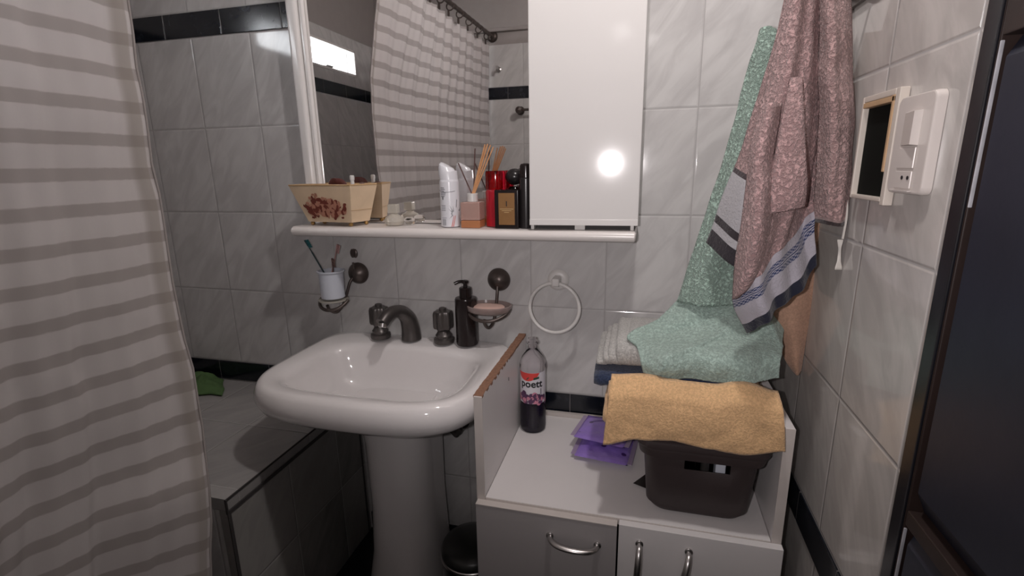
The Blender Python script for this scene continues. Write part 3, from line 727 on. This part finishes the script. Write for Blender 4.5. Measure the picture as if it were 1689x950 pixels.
# ------------------------------------------------------------------ vanity unit right of the sink
CT_ = -.563; YF_ = -.405
e = empty('vanity_cabinet', (1.06, -.21, FL), 'white melamine low cabinet with raised side panels, right of the sink', 'cabinet')
b = B(); box(b, .768, .786, YF_, -.008, FL+.001, -.330, .0008); lp = obj('side_panel', b, 'melamine', e)
b = B(); rnd = random.Random(3); N = 46; xs0, xs1 = [], []
rings = []
for k in range(N+1):
    y = YF_+.001+(abs(YF_)-.010)*k/N; c0 = .7665+rnd.uniform(0, .0016); c1 = .7875-rnd.uniform(0, .0022)
    zt = -.3292+rnd.uniform(0, .0016)
    rings.append([V3(c0, y, -.334), V3(c1, y, -.334), V3(c1, y, zt), V3(c0, y, zt)])
ringset(b, rings); obj('raw_edge', b, 'chipboard', lp, smooth=0, label='bare brown chipboard edge')
b = B(); box(b, .768, .7865, YF_-.0012, YF_, -.60, -.331, .0004); obj('edge_strip', b, 'melamine_edge', lp)
b = B(); box(b, .7866, .7874, -.2, -.1985, -.385, -.376); obj('scratch_mark', b, 'ink_black', lp)
b = B(); box(b, 1.345, 1.361, YF_, -.008, FL+.001, -.330, .0008); rp = obj('side_panel', b, 'melamine', e)
b = B(); box(b, 1.3445, 1.3615, YF_-.0015, YF_, FL+.03, -.3305, .0004); obj('edge_strip', b, 'melamine_edge', rp)
b = B(); box(b, .787, 1.344, YF_, -.022, CT_-.015, CT_, .0006); tp = obj('top', b, 'melamine', e)
b = B(); box(b, .787, 1.344, YF_-.0015, YF_, CT_-.015, CT_-.001, .0004); obj('edge_strip', b, 'melamine_edge', tp)
b = B(); box(b, .787, 1.344, -.021, -.008, CT_-.015, CT_+.010, .0006); obj('back_rail', b, 'melamine_edge', e)
b = B(); box(b, .787, 1.344, -.02, -.01, FL+.03, CT_-.016); box(b, .787, 1.344, YF_+.02, -.01, FL+.05, FL+.06); obj('inner_back', b, 'dark_gap', e)
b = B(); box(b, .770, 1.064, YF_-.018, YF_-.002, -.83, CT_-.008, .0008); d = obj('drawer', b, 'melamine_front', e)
b = B(); box(b, .770, 1.064, YF_-.019, YF_-.0015, CT_-.0075, CT_-.0055, .0004); obj('edge_strip', b, 'melamine_edge', d)
def pull(parent, p0, p1, out=.026, r=.0045):
    p0, p1 = Vector(p0), Vector(p1); m_ = (p0+p1)/2; d_ = (p1-p0).normalized()
    y0 = p0.y; b = B()
    tube(b, [p0, p0+V3(0, -out*.55, 0)+d_*.004, p0+V3(0, -out, 0)+d_*.02, m_+V3(0, -out*1.15, 0), p1+V3(0, -out, 0)-d_*.02, p1+V3(0, -out*.55, 0)-d_*.004, p1], lambda t: r*(1+.55*math.sin(PI*t)), 12, 6, flat=.75)
    for p in (p0, p1): lathe(b, [(.0075, 0), (.0075, .003), (.005, .005)], p, (0, -1, 0), seg=20)
    obj('handle', b, 'steel', parent)
pull(d, (.930, YF_-.018, -.616), (1.027, YF_-.018, -.620))
b = B(); box(b, 1.0675, 1.362, YF_-.018, YF_-.002, FL+.05, CT_-.002, .0008); d = obj('door', b, 'melamine', e)
pull(d, (1.108, YF_-.018, -.600), (1.104, YF_-.018, -.696)); pull(d, (1.200, YF_-.018, -.600), (1.178, YF_-.018, -.694))
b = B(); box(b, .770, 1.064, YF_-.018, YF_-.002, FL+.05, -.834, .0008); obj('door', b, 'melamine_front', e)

# detergent bottle
cx, cy = .825, -.098
e = empty('cleaner_bottle', (cx, cy, CT_), 'clear bottle half full of dark cleaner with a white and red grape label', 'bottle')
R = .0345
b = B(); lathe(b, [(.020, .003), (.030, .001), (.0335, .006), (R, .016), (R, .070), (.0325, .082), (.0325, .172), (R, .176), (R, .182), (.0335, .192), (.027, .208), (.018, .220), (.0125, .228), (.0115, .240), (.0155, .243), (.0155, .247), (.0115, .249), (.0115, .256)], (cx, cy, CT_), seg=48, cap1=False)
obj('bottle', b, 'bottle_clear', e)
b = B(); lathe(b, [(.019, .004), (.0285, .003), (.0322, .008), (.0332, .017), (.0332, .069), (.031, .081), (.031, .088)], (cx, cy, CT_), seg=48); obj('liquid', b, 'dark_liquid', e)
def onb(a, h, k=0): return V3(cx+(.0330+k)*math.cos(a), cy+(.0330+k)*math.sin(a), CT_+h)
fa = math.atan2(CAM.y-cy, CAM.x-cx)
b = B(); patch(b, fa-1.5, fa+1.5, .086, .172, 0, lambda a, h: onb(a, h, 0), 30); lb = obj('label', b, 'label_white', e, smooth=60)
b = B(); pr = [(fa-1.45, .160), (fa+.55, .160)]
top = [b.verts.new(onb(fa-1.45+2.0*k/16, .1715, .0004)) for k in range(17)]; bot = [b.verts.new(onb(fa-1.45+2.0*k/16, .1712-.022*math.sin(PI*k/16)**.7, .0004)) for k in range(17)]
for k in range(16):
    if k in (0,): b.faces.new((top[0], bot[1], top[1]))
    elif k == 15: b.faces.new((top[15], bot[15], top[16]))
    else: b.faces.new((top[k], bot[k], bot[k+1], top[k+1]))
obj('red_banner', b, 'label_red', lb, smooth=60)
b = text_bm('poett', .028, lambda c: onb(fa-.12+c.x/.034, .141+c.y, .0007+c.z), .0001, .0006); obj('lettering', b, 'ink_black', lb, smooth=0)
b = B(); patch(b, fa-.55, fa-.45, .153, .160, 0, lambda a, h: onb(a+(h-.153)*25, h, .0006), 2)
patch(b, fa+.05, fa+.5, .153, .159, 0, lambda a, h: onb(a, h+.006*(a-fa), .0006), 4); obj('leaf', b, 'ink_green', lb, smooth=0)
random.seed(8)
b = B()
for k in range(46):
    a, h = fa+random.uniform(-1.35, 1.25), .090+random.uniform(0, .026)*(1-.3*random.random())
    if a > fa+.35: h -= .006
    rr_ = random.uniform(.004, .0085); vs = [b.verts.new(onb(a+rr_/.033*math.cos(t*PI/5), h+rr_*math.sin(t*PI/5), .0004+.00001*k)) for t in range(10)]
    b.faces.new(vs).material_index = random.choice((0, 0, 0, 1))
obj('grape_picture', b, ['label_grape', 'label_pink'], lb, smooth=0)
b = B(); patch(b, fa+.62, fa+.68, .112, .128, 0, lambda a, h: onb(a, h, .0009), 2); obj('mark', b, 'ink_black', lb, smooth=0)

# purple soft packs, one on the other
def pack(cxy, w_, d_, z0, h, rz, seed, label, mats=('purple_film',)):
    t = empty('wipes_pack', (*cxy, z0), label, 'soft pack', 'purple soft packs on the cabinet top')
    b = B(); ca, sa = math.cos(rz), math.sin(rz)
    def mk(sign):
        def fn(u, v):
            x, y = (u-.5)*w_, (v-.5)*d_; k = (max(0, math.sin(PI*u))**.35)*(max(0, math.sin(PI*v))**.45)
            z = h/2 + sign*(h/2-.001)*k + (.0035*nz((x, y, seed), 45)*k if sign > 0 else 0)
            if sign < 0: z = h/2-(h/2-.001)*k
            return V3(cxy[0]+x*ca-y*sa, cxy[1]+x*sa+y*ca, z0+z)
        return fn
    sheet(b, mk(1), 30, 24); sheet(b, mk(-1), 30, 24); bmesh.ops.remove_doubles(b, verts=b.verts, dist=.00005)
    obj('film', b, mats[0], t, smooth=60)
    for s_ in (-1, 1):
        b = B()
        for k in range(1):
            x = s_*(w_/2+.003); f = [V3(cxy[0]+xx*ca-yy*sa, cxy[1]+xx*sa+yy*ca, z0+h/2) for xx, yy in ((x-s_*.006, -d_*.45), (x+s_*.007, -d_*.45), (x+s_*.007, d_*.45), (x-s_*.006, d_*.45))]
            vs = [b.verts.new(p+V3(0, 0, .0005)) for p in f]; v2 = [b.verts.new(p-V3(0, 0, .0005)) for p in f]
            b.faces.new(vs); b.faces.new(v2[::-1])
            for i in range(4): b.faces.new((vs[i], v2[i], v2[(i+1) % 4], vs[(i+1) % 4]))
        obj('sealed_end', b, 'mauve_film', t)
pack((1.022, -.170), .125, .125, CT_+.001, .022, -.12, 2, 'lower of two purple soft packs between bottle and brown box')
pack((1.018, -.135), .125, .120, CT_+.0235, .026, -.2, 5, 'upper of two purple soft packs, with a round hole mark')

# thin black triangle put in as a dark hole in the top
b = B(); ringset(b, [[at(1044, 797, z=CT_+h), at(1066, 781, z=CT_+h), at(1072, 808, z=CT_+h)] for h in (.0005, .005)])
obj('hole_triangle', b, 'black_plastic', label='small black triangular hole left of the brown box', cat='hole', smooth=0)

# brown plastic storage box
BX, BY = 1.215, -.255
e = empty('storage_box', (BX, BY, CT_), 'dark brown lidded plastic storage box with cut-out handle, under the towels', 'storage box')
def rr_(hx, hy, z, rad=.03, cx=BX, cy=BY, seg=8):
    out = []
    for sx, sy, a0 in ((1, -1, -PI/2), (1, 1, 0), (-1, 1, PI/2), (-1, -1, PI)):
        for k in range(seg+1):
            a = a0+PI/2*k/seg; out.append(V3(cx+sx*(hx-rad)+rad*math.cos(a), cy+sy*(hy-rad)+rad*math.sin(a), z))
    return out
# walls with a real handle opening in the front
b = B(); HB = .150
hx0, hx1 = 1.185, 1.268; hz0, hz1 = CT_+.112, CT_+.134
def hxy(z): k = (z-CT_)/HB; return .095+.012*k, .118+.012*k
zs = [CT_+.0015, CT_+.006, CT_+.02, CT_+.06, hz0, hz1, CT_+HB]
outer = []
for z in zs:
    hx, hy = hxy(z); k = min(1, (z-CT_)/.02); hx -= .018*(1-k)**2; hy -= .014*(1-k)**2
    ring = rr_(hx, hy, z); outer.append(ring)
# insert handle columns on the front run (between last corner (-,-) end and first (+,-) start)
def withcols(ring): a, c = ring[-1], ring[0]; return ring + [V3(hx0, a.y, a.z), V3(hx1, a.y, a.z)]
outer = [withcols(r) for r in outer]
vr = [[b.verts.new(p) for p in r] for r in outer]; nn = len(vr[0])
for j in range(len(vr)-1):
    for i in range(nn):
        if j == 4 and i == nn-2: continue
        b.faces.new((vr[j][i], vr[j][(i+1) % nn], vr[j+1][(i+1) % nn], vr[j+1][i]))
b.faces.new(vr[0][::-1])
bd = obj('body', b, 'brown_plastic', e, smooth=35); md = bd.modifiers.new('t', 'SOLIDIFY'); md.thickness = .003; md.offset = -1
b = B(); ringset(b, [rr_(.108, .131, CT_+HB-.014), rr_(.115, .138, CT_+HB-.012), rr_(.117, .140, CT_+HB), rr_(.116, .139, CT_+HB+.006), rr_(.108, .131, CT_+HB+.0065)]); obj('rim', b, 'brown_plastic', e)
b = B(); ringset(b, [rr_(.110, .133, CT_+HB+.007), rr_(.120, .143, CT_+HB+.007), rr_(.122, .145, CT_+HB+.012), rr_(.120, .143, CT_+HB+.022), rr_(.112, .135, CT_+HB+.028), rr_(.100, .123, CT_+HB+.028)]); ld = obj('lid', b, 'brown_plastic', e)
# things inside, seen through the handle
b = B(); box(b, 1.243, 1.262, BY-.115, BY-.09, CT_+.01, CT_+.131, .003); obj('paper_packet', b, 'cup_white', label='white packet seen through the handle hole of the brown box', cat='packet')
b = B(); lathe(b, [(.011, 0), (.011, .115), (.008, .122)], (1.199, BY-.10, CT_+.006)); obj('small_bottle', b, 'smoke_glass', label='small smoky bottle seen through the left of the handle hole', cat='bottle')
b = B(); lathe(b, [(.008, 0), (.008, .11), (.005, .118)], (1.226, BY-.10, CT_+.006)); obj('small_tube', b, 'pewter', label='small grey tube in the middle of the handle hole', cat='tube')

# ------------------------------------------------------------------ folded towels on the box
LT = CT_+HB+.0285
def slab(xs, ring_at, seg=28): return [ring_at(x) for x in xs]
def folded(name_, b, X0, X1, y0, y1, zb, zt, seed, n_=26, wav=.004, p=3.2, slant=.0, back=0):
    """one folded layer: soft rounded block lofted along x; zb/zt are functions of (u)"""
    rings = []
    for i in range(n_+1):
        u = i/n_; k = min(1, min(u, 1-u)*n_/2.0*.5+.55) if i not in (0, n_) else .5
        z0, z1 = zb(u), zt(u); cz, hz = (z0+z1)/2, (z1-z0)/2*(.86 if i in (0, n_) else 1); cy, hy = (y0(u)+y1(u))/2, (y1(u)-y0(u))/2*(.93 if i in (0, n_) else 1)
        ring = []
        for j in range(44):
            t = 2*PI*j/44; c, s_ = math.cos(t), math.sin(t)
            y = cy+hy*math.copysign(abs(c)**(2/p), c); z = cz+hz*math.copysign(abs(s_)**(2/p), s_)
            x = X0+(X1-X0)*u + slant*(z-z0)
            q = V3(x, y, z); d_ = wav*nz(q, 14, seed)+wav*.5*nz(q, 40, seed+1)
            q += V3(wav*nz(q, 25, seed+2) if i in (0, n_) else 0, d_*c, d_*.8*s_); q.z = max(q.z, z0-.0005)
            if back and s_ > 0: q.z -= back*s_*min(1, max(0, (q.y+.375)/.07))
            ring.append(q)
        rings.append(ring)
    ringset(b, rings)
def lf_(*v):
    def f(u):
        x = u*(len(v)-1); i = min(len(v)-2, int(x)); t = x-i; t = t*t*(3-2*t); return v[i]*(1-t)+v[i+1]*t
    return f
e = empty('orange_towel', (1.19, -.25, LT), 'folded orange towel lying on the brown box', 'towel')
OT = -.267
b = B(); folded('', b, 1.050, 1.337, lf_(-.405, -.412, -.405, -.395, -.38), lf_(-.10, -.10, -.10), lf_(LT, LT, LT, LT, LT), lf_(OT-.002, OT+.006, OT-.002, OT-.004, OT+.010, OT-.01), 3, slant=-.02, back=.038)
obj('upper_fold', b, 'terry_orange', e, smooth=180)
b = B(); folded('', b, 1.028, 1.08, lf_(-.385, -.40), lf_(-.12, -.12), lf_(LT+.001, LT+.001), lf_(-.338, -.33), 5, 8, .003); obj('inner_fold', b, 'terry_orange', e, smooth=180)
b = B(); folded('', b, 1.034, 1.08, lf_(-.375, -.39), lf_(-.12, -.12), lf_(-.337, -.33), lf_(-.307, -.305), 6, 8, .003); obj('inner_fold', b, 'terry_orange', e, smooth=180)
# front flap hanging a little over the lid
b = B()
def fn(u, v):
    x = 1.042+.29*u; zt = lf_(-.268, -.262, -.268, -.270, -.260, -.274)(u)-.001; zb = lf_(-.392, -.374, -.370, -.378, -.381, -.366)(u)
    z = zt+(zb-zt)*v; y = -.382-.030*math.sin(PI/2*min(1, v*4))-.004*math.sin(PI*v) - .010*v*(1-u*.5)
    q = V3(x-.010*v*(1-u)+.012*u*v, y, z); q.y += .004*nz(q, 18, 4)+.002*nz(q, 50, 5); return q
sheet(b, fn, 60, 26); obj('front_flap', b, 'terry_orange', e, smooth=180, solid=.009, fix=False)
# navy towel behind/under the grey one
b = B(); folded('', b, 1.002, 1.30, lf_(-.318, -.315, -.312), lf_(-.09, -.09), lf_(-.336, -.318, -.302, -.302, -.302), lf_(-.2915, -.2905, -.2905), 8, 20, .002)
NV = b
for v in NV.verts: pass
obj('navy_towel', NV, 'terry_navy', label='folded navy towel between the orange and the grey towels', cat='towel', smooth=180)
# grey folded towel with its layered end facing left
e = empty('grey_towel', (1.16, -.22, -.26), 'folded pale grey towel with layered end, under the green towel', 'towel')
GB = -.2895
for i, (xa, xb, zt, y0_) in enumerate(((1.004, 1.03, -.268, -.298), (1.018, 1.04, -.250, -.302), (1.028, 1.06, -.243, -.306), (1.044, 1.09, -.224, -.310), (1.068, 1.33, -.219, -.314))):
    b = B(); folded('', b, xa, xb, lf_(y0_, y0_), lf_(-.10, -.10), lf_(GB, GB), lf_(zt, zt), 11+i, 8 if i < 4 else 24, .003, 3.0); obj('fold', b, 'terry_grey', e, smooth=180)

# ------------------------------------------------------------------ hanging towels
def net(rows):      # rows of (px, py, y) -> 3D control net
    return [[at(a, b, y=c) for a, b, c in r] for r in rows]
def netfn(N_, fold=0, kf=3, seed=0, wob=.003, ph=0):
    nr, nc = len(N_), len(N_[0])
    def cr(P, t):
        n_ = len(P); x = t*(n_-1); i = min(n_-2, int(x)); t = x-i
        a = P[i-1] if i > 0 else P[0]*2-P[1]; b = P[i]; c = P[i+1]; d = P[i+2] if i+2 < n_ else P[-1]*2-P[-2]
        return .5*((2*b)+(c-a)*t+(2*a-5*b+4*c-d)*t*t+(3*b-a-3*c+d)*t**3)
    def fn(u, v):
        p = cr([cr(r, u) for r in N_], v)
        s_ = math.sin(kf*2*PI*u+ph+1.1*math.sin(v*3+seed))
        p = p + V3(0, -fold*(s_*.7+.3*math.sin(kf*4.6*PI*u+seed))*(.4+.6*v), 0)
        return p + V3(wob*nz(p, 16, seed), wob*1.6*nz(p, 14, seed+3)+wob*.5*nz(p, 45, seed+4), wob*.6*nz(p, 16, seed+5))
    return fn
# hooks high on the right wall
e = empty('wall_hook', (XR, -.30, .38), 'dark metal wall hook the mauve towels hang from', 'hook')
b = B(); box(b, XR-.008, XR-.0005, -.385, -.235, .365, .40, .002); obj('back_plate', b, 'bronze', e)
for y in (-.27, -.35):
    b = B(); tube(b, [(XR-.006, y, .385), (XR-.03, y, .375), (XR-.045, y, .385), (XR-.048, y, .405)], .004, 10, 5); obj('prong', b, 'bronze', e)

# green towel: hangs at the back, spills over the stack
G = net([
 [(1256, 52, -.20), (1260, 45, -.205), (1268, 43, -.21), (1275, 47, -.205), (1279, 58, -.20)],
 [(1230, 130, -.20), (1250, 128, -.215), (1266, 126, -.22), (1280, 128, -.21), (1294, 132, -.20)],
 [(1206, 225, -.205), (1230, 225, -.225), (1255, 225, -.225), (1280, 225, -.21), (1300, 225, -.20)],
 [(1177, 320, -.21), (1206, 320, -.235), (1240, 320, -.235), (1270, 320, -.22), (1300, 320, -.205)],
 [(1146, 410, -.22), (1184, 412, -.245), (1225, 412, -.245), (1262, 412, -.23), (1300, 412, -.215)],
 [(1116, 498, -.23), (1160, 505, -.255), (1205, 505, -.26), (1250, 505, -.25), (1290, 500, -.22)]])
e = empty('green_towel', G[-1][2], 'long pale green towel hanging behind the mauve ones and spilling over the stack', 'towel')
b = B(); sheet(b, netfn(G, .006, 1.5, 3, .003), 40, 90); obj('hanging_length', b, 'terry_green', e, smooth=180, solid=.008, fix=False)
G2 = net([
 [(1120, 492, -.215), (1165, 498, -.225), (1205, 500, -.23), (1250, 498, -.225), (1292, 498, -.215)],
 [(1090, 524, -.235), (1150, 530, -.255), (1205, 530, -.26), (1255, 528, -.25), (1290, 530, -.235)],
 [(1036, 549, -.268), (1110, 556, -.290), (1180, 560, -.300), (1240, 556, -.290), (1283, 560, -.265)],
 [(1050, 570, -.312), (1100, 578, -.334), (1170, 582, -.350), (1235, 580, -.345), (1282, 580, -.310)],
 [(1058, 592, -.345), (1112, 600, -.352), (1172, 602, -.366), (1232, 602, -.362), (1286, 598, -.340)],
 [(1064, 612, -.347), (1112, 620, -.354), (1172, 628, -.368), (1232, 628, -.364), (1284, 620, -.342)]])
g2f = netfn(G2, .004, 1.7, 9, .006)
def drape(u, v):
    p = g2f(u, v); th = math.atan2(u-.55, v+.30); k = min(1, v*2.2)*(1-.45*max(0, v-.7)/.3)
    f = 1-abs(math.sin(th*4.6+.8+1.5*nz(p, 7, 2)))**.7; f2 = math.sin(th*15+3*nz(p, 9, 4))
    return p+V3(0, -(.006+.030*f+.006*f2)*k, (.012*f-.004)*k*(1-v))
b = B(); sheet(b, drape, 110, 80); obj('draped_length', b, 'terry_teal', e, smooth=180, solid=.006, fix=False)

# mauve towel with dark banded border, behind
A = net([
 [(1302, -25, -.28), (1318, -25, -.30), (1335, -25, -.27), (1350, -25, -.28)],
 [(1282, 60, -.275), (1305, 60, -.30), (1325, 60, -.27), (1350, 60, -.28)],
 [(1252, 160, -.27), (1280, 165, -.31), (1310, 170, -.28), (1345, 170, -.28)],
 [(1225, 245, -.27), (1258, 258, -.32), (1292, 272, -.29), (1330, 280, -.28)],
 [(1199, 308, -.27), (1233, 335, -.33), (1270, 352, -.30), (1310, 365, -.28)],
 [(1166, 400, -.27), (1213, 440, -.33), (1255, 445, -.31), (1300, 450, -.28)]])
b = B(); sheet(b, netfn(A, .004, 1.2, 5, .002), 50, 110); obj('striped_border_towel', b, 'terry_mauve_dark', label='mauve towel with grey border and dark stripes, leftmost of the hanging mauve ones', cat='towel', group='mauve towels hanging on the right', smooth=180, solid=.006, fix=False)
# beige cloth behind
Bn = net([
 [(1318, 60, -.235), (1338, 60, -.24), (1358, 60, -.235)],
 [(1305, 250, -.235), (1330, 250, -.245), (1356, 250, -.235)],
 [(1282, 400, -.235), (1315, 400, -.25), (1352, 400, -.24)],
 [(1268, 500, -.235), (1305, 500, -.26), (1346, 475, -.245)],
 [(1290, 580, -.24), (1312, 585, -.26), (1330, 560, -.25)],
 [(1309, 613, -.245), (1315, 618, -.255), (1321, 612, -.25)]])
b = B(); sheet(b, netfn(Bn, .002, .8, 2, .002), 24, 60); obj('beige_cloth', b, 'cloth_beige', label='smooth beige cloth hanging below the blue-edged towel', cat='cloth', smooth=180, solid=.003, fix=False)
# front mauve towel with blue chequered border
Fp = net([
 [(1306, -25, -.37), (1322, -25, -.40), (1338, -25, -.38), (1352, -25, -.35), (1364, -25, -.37)],
 [(1283, 70, -.37), (1306, 70, -.41), (1330, 70, -.38), (1350, 70, -.35), (1366, 70, -.37)],
 [(1256, 180, -.37), (1288, 185, -.42), (1322, 185, -.385), (1346, 185, -.345), (1364, 185, -.365)],
 [(1238, 290, -.375), (1274, 292, -.43), (1312, 290, -.40), (1332, 285, -.345), (1358, 280, -.355)],
 [(1213, 455, -.385), (1252, 440, -.435), (1286, 400, -.41), (1310, 372, -.35), (1350, 335, -.35)],
 [(1212, 505, -.39), (1250, 486, -.43), (1284, 450, -.41), (1310, 422, -.36), (1346, 382, -.355)],
 [(1236, 550, -.39), (1262, 528, -.415), (1290, 506, -.40), (1316, 478, -.37), (1346, 438, -.355)]])
b = B(); sheet(b, netfn(Fp, .016, 1.8, 7, .003), 90, 150); fr_ = obj('blue_border_towel', b, 'terry_mauve_blue', label='front mauve towel with a blue chequered border and pointed corner', cat='towel', group='mauve towels hanging on the right', smooth=180, solid=.007, fix=False)
LFn = net([
 [(1258, 170, -.43), (1272, 170, -.445), (1284, 170, -.42)],
 [(1237, 270, -.435), (1254, 270, -.462), (1273, 270, -.43)],
 [(1226, 360, -.43), (1250, 360, -.470), (1270, 350, -.43)],
 [(1218, 420, -.425), (1243, 420, -.468), (1264, 410, -.43)],
 [(1212, 466, -.415), (1234, 458, -.458), (1256, 440, -.43)],
 [(1210, 494, -.41), (1221, 484, -.44), (1236, 468, -.435)]])
b = B(); sheet(b, netfn(LFn, .001, 1, 4, .003), 24, 60); obj('left_fold', b, 'terry_mauve', fr_, smooth=180, solid=.008, fix=False)
b = B(); pts = [at(1312, 130, y=-.415), at(1306, 200, y=-.425), at(1300, 270, y=-.43), at(1296, 325, y=-.432), at(1293, 346, y=-.43)]
P_ = crom(pts, 8); rg = []
for i, p in enumerate(P_):
    t = i/(len(P_)-1); w_ = .006+.019*min(1, t*1.6)
    rg.append([p+V3(w_*math.cos(a), -.5*w_*math.sin(a)*(1.1-.3*t)-.004+.001*nz(p, 60, k), .006*math.cos(a)*t) for k, a in enumerate([PI*2*q/26 for q in range(27)][:26])])
for r_ in rg: pass
ringset(b, rg, True, False); obj('rolled_fold', b, 'terry_mauve', fr_, smooth=180, solid=.004)
# a roll of the same towel turned over in the middle is a fold part: separate narrow mauve towel at the right
Rn = net([
 [(1352, -25, -.36), (1368, -25, -.39), (1386, -25, -.37), (1398, -25, -.33)],
 [(1356, 60, -.36), (1372, 60, -.40), (1392, 60, -.375), (1402, 60, -.34)],
 [(1354, 160, -.355), (1374, 160, -.40), (1394, 160, -.375), (1405, 160, -.35)],
 [(1350, 260, -.35), (1374, 262, -.40), (1394, 262, -.385), (1404, 255, -.365)],
 [(1346, 345, -.345), (1368, 348, -.39), (1385, 352, -.385), (1398, 345, -.37)],
 [(1345, 366, -.345), (1366, 370, -.385), (1382, 373, -.385), (1396, 372, -.37)]])
b = B(); sheet(b, netfn(Rn, .005, 1.6, 12, .003), 50, 110); rt_ = obj('narrow_mauve_towel', b, 'terry_mauve_plain', label='narrow mauve towel with plain dark hem, rightmost beside the switch', cat='towel', group='mauve towels hanging on the right', smooth=180, solid=.007, fix=False)
b = B(); tube(b, [at(1395, 300, y=-.375), at(1397, 350, y=-.378), at(1390, 394, y=-.38)], .0018, 8, 5); obj('loop_cord', b, 'tag_white', rt_)
b = B()
def fn(u, v):
    k = lf_(.5, .22, .30, .62)(v); return at(1386-3*v+10*(u-.5)*k*2, 395+50*v, y=-.378-.004*math.sin(v*5)*(u-.5))
sheet(b, fn, 6, 16); obj('care_tag', b, 'tag_white', rt_, solid=.0008, fix=False, label='white fabric tag')

# ------------------------------------------------------------------ switch plate and open wall box
e = empty('light_switch', (XR, -.56, .065), 'white rounded light switch plate beside the door frame', 'light switch')
def plate(bm, ya, yb, za, zb, x, rad, th, rnd_=1):
    cy, cz, hy, hz = (ya+yb)/2, (za+zb)/2, (yb-ya)/2, (zb-za)/2; rings = []
    for xx, k in ((x, 1.0), (x-th*.6, 1.0), (x-th*.9, .975), (x-th, .94)):
        ring = []
        for sy, sz, a0 in ((1, 1, 0), (-1, 1, PI/2), (-1, -1, PI), (1, -1, 1.5*PI)):
            for q in range(7):
                a = a0+PI/2*q/6; ring.append(V3(xx, cy+(sy*(hy-rad)+rad*math.cos(a))*k, cz+(sz*(hz-rad)+rad*math.sin(a))*(1-(1-k)*hy/hz)+.005*(1-((sy*(hy-rad))/hy)**2 if False else 0)))
        rings.append(ring)
    ringset(bm, rings)
b = B(); plate(b, -.600, -.512, .082, .200, XR-.0005, .009, .011); obj('plate', b, 'switch_white', e, smooth=35)
for z0, z1, k in ((.140, .180, 1), (.112, .139, 0), (.088, .111, 0)):
    b = B(); y0, y1 = -.576, -.535
    if k: ringset(b, [[V3(XR-.0115, y0, z0), V3(XR-.0115, y1, z0), V3(XR-.0115, y1, z1), V3(XR-.0115, y0, z1)], [V3(XR-.020, y0+.001, z0+.001), V3(XR-.0125, y1-.001, z0+.001), V3(XR-.0125, y1-.001, z1-.001), V3(XR-.020, y0+.001, z1-.001)]])
    else: box(b, XR-.0135, XR-.0115, y0, y1, z0+.001, z1-.001, .001)
    obj('rocker', b, 'switch_white', e, smooth=30)
b = B(); box(b, XR-.016, XR-.0115, -.579, -.531, .086, .0868, .001); obj('lower_lip', b, 'switch_white', e)
for y in (-.570, -.556):
    b = B(); lathe(b, [(.0024, 0), (.0024, .0006)], (XR-.0136, y, .102), (-1, 0, 0), seg=12); obj('socket_hole', b, 'ink_black', e)
e = empty('open_wall_box', (XR, -.46, .062), 'uncovered electrical box with cream and wood frame, black inside, beside the switch', 'wall box')
ya, yb, za, zb = -.511, -.394, .068, .214
b = B(); t_ = .012; box(b, XR-.012, XR-.0005, ya, ya+t_, za-.004, zb, .0015); box(b, XR-.012, XR-.0005, yb-t_*.5, yb, za, zb, .0015)
box(b, XR-.012, XR-.0005, ya+t_, yb-t_*.5, zb-t_*.7, zb, .0015); box(b, XR-.012, XR-.0005, ya+t_, yb-t_*.5, za, za+t_*.5, .0015); obj('frame', b, 'cream_frame', e)
b = B(); box(b, XR-.013, XR-.002, ya+t_, ya+t_+.006, za+.04, zb-.008, .001); box(b, XR-.013, XR-.002, ya+t_, yb-.008, zb-.0165, zb-.009, .001); obj('wood_inset', b, 'frame_wood', e)
b = B(); box(b, XR-.004, XR-.001, ya+t_, yb-t_*.5, za+t_*.5, zb-t_*.7); obj('dark_opening', b, 'dark_hole', e)

# ------------------------------------------------------------------ floor things
cx, cy = .679, -.21
e = empty('pedal_bin', (cx, cy, FL), 'small black round pedal bin on the floor between pedestal and cabinet', 'waste bin')
b = B(); lathe(b, [(.078, .001), (.082, .006), (.084, .165), (.084, .17)], (cx, cy, FL), seg=48); obj('body', b, 'bin_plastic', e)
b = B(); lathe(b, [(.0845, .1705), (.0865, .173), (.0865, .180), (.0845, .182)], (cx, cy, FL), seg=48); obj('band', b, 'steel', e)
b = B(); lathe(b, [(.085, .1825), (.085, .192), (.078, .206), (.055, .216), (.02, .220)], (cx, cy, FL), seg=48); obj('lid', b, 'bin_plastic', e)
b = B(); box(b, cx-.02, cx+.02, cy-.115, cy-.075, FL+.004, FL+.012, .003); obj('pedal', b, 'steel', e)
e = empty('stop_valve', (.68, 0, -.62), 'small grey water stop valve on the wall under the sink', 'valve')
b = B(); lathe(b, [(.022, 0), (.022, .004), (.010, .006), (.010, .045)], (.585, -.0005, -.625), (0, -1, 0), seg=24); obj('body', b, 'pewter', e)
b = B(); lathe(b, [(.013, 0), (.018, .006), (.018, .016), (.010, .02)], (.585, -.046, -.625), (0, -1, 0), seg=24, ridges=4, amp=.12); obj('knob', b, 'pewter', e)
b = B(); tube(b, [(.585, -.03, -.617), (.585, -.034, -.58), (.578, -.04, -.54), (.565, -.05, -.50)], .006, 10, 6); obj('hose', b, 'steel', e)

# ------------------------------------------------------------------ lift everything so that the floor is at z = 0
for o in SC.objects:
    if o.parent is None and o is not cam: o.location.z += ZO
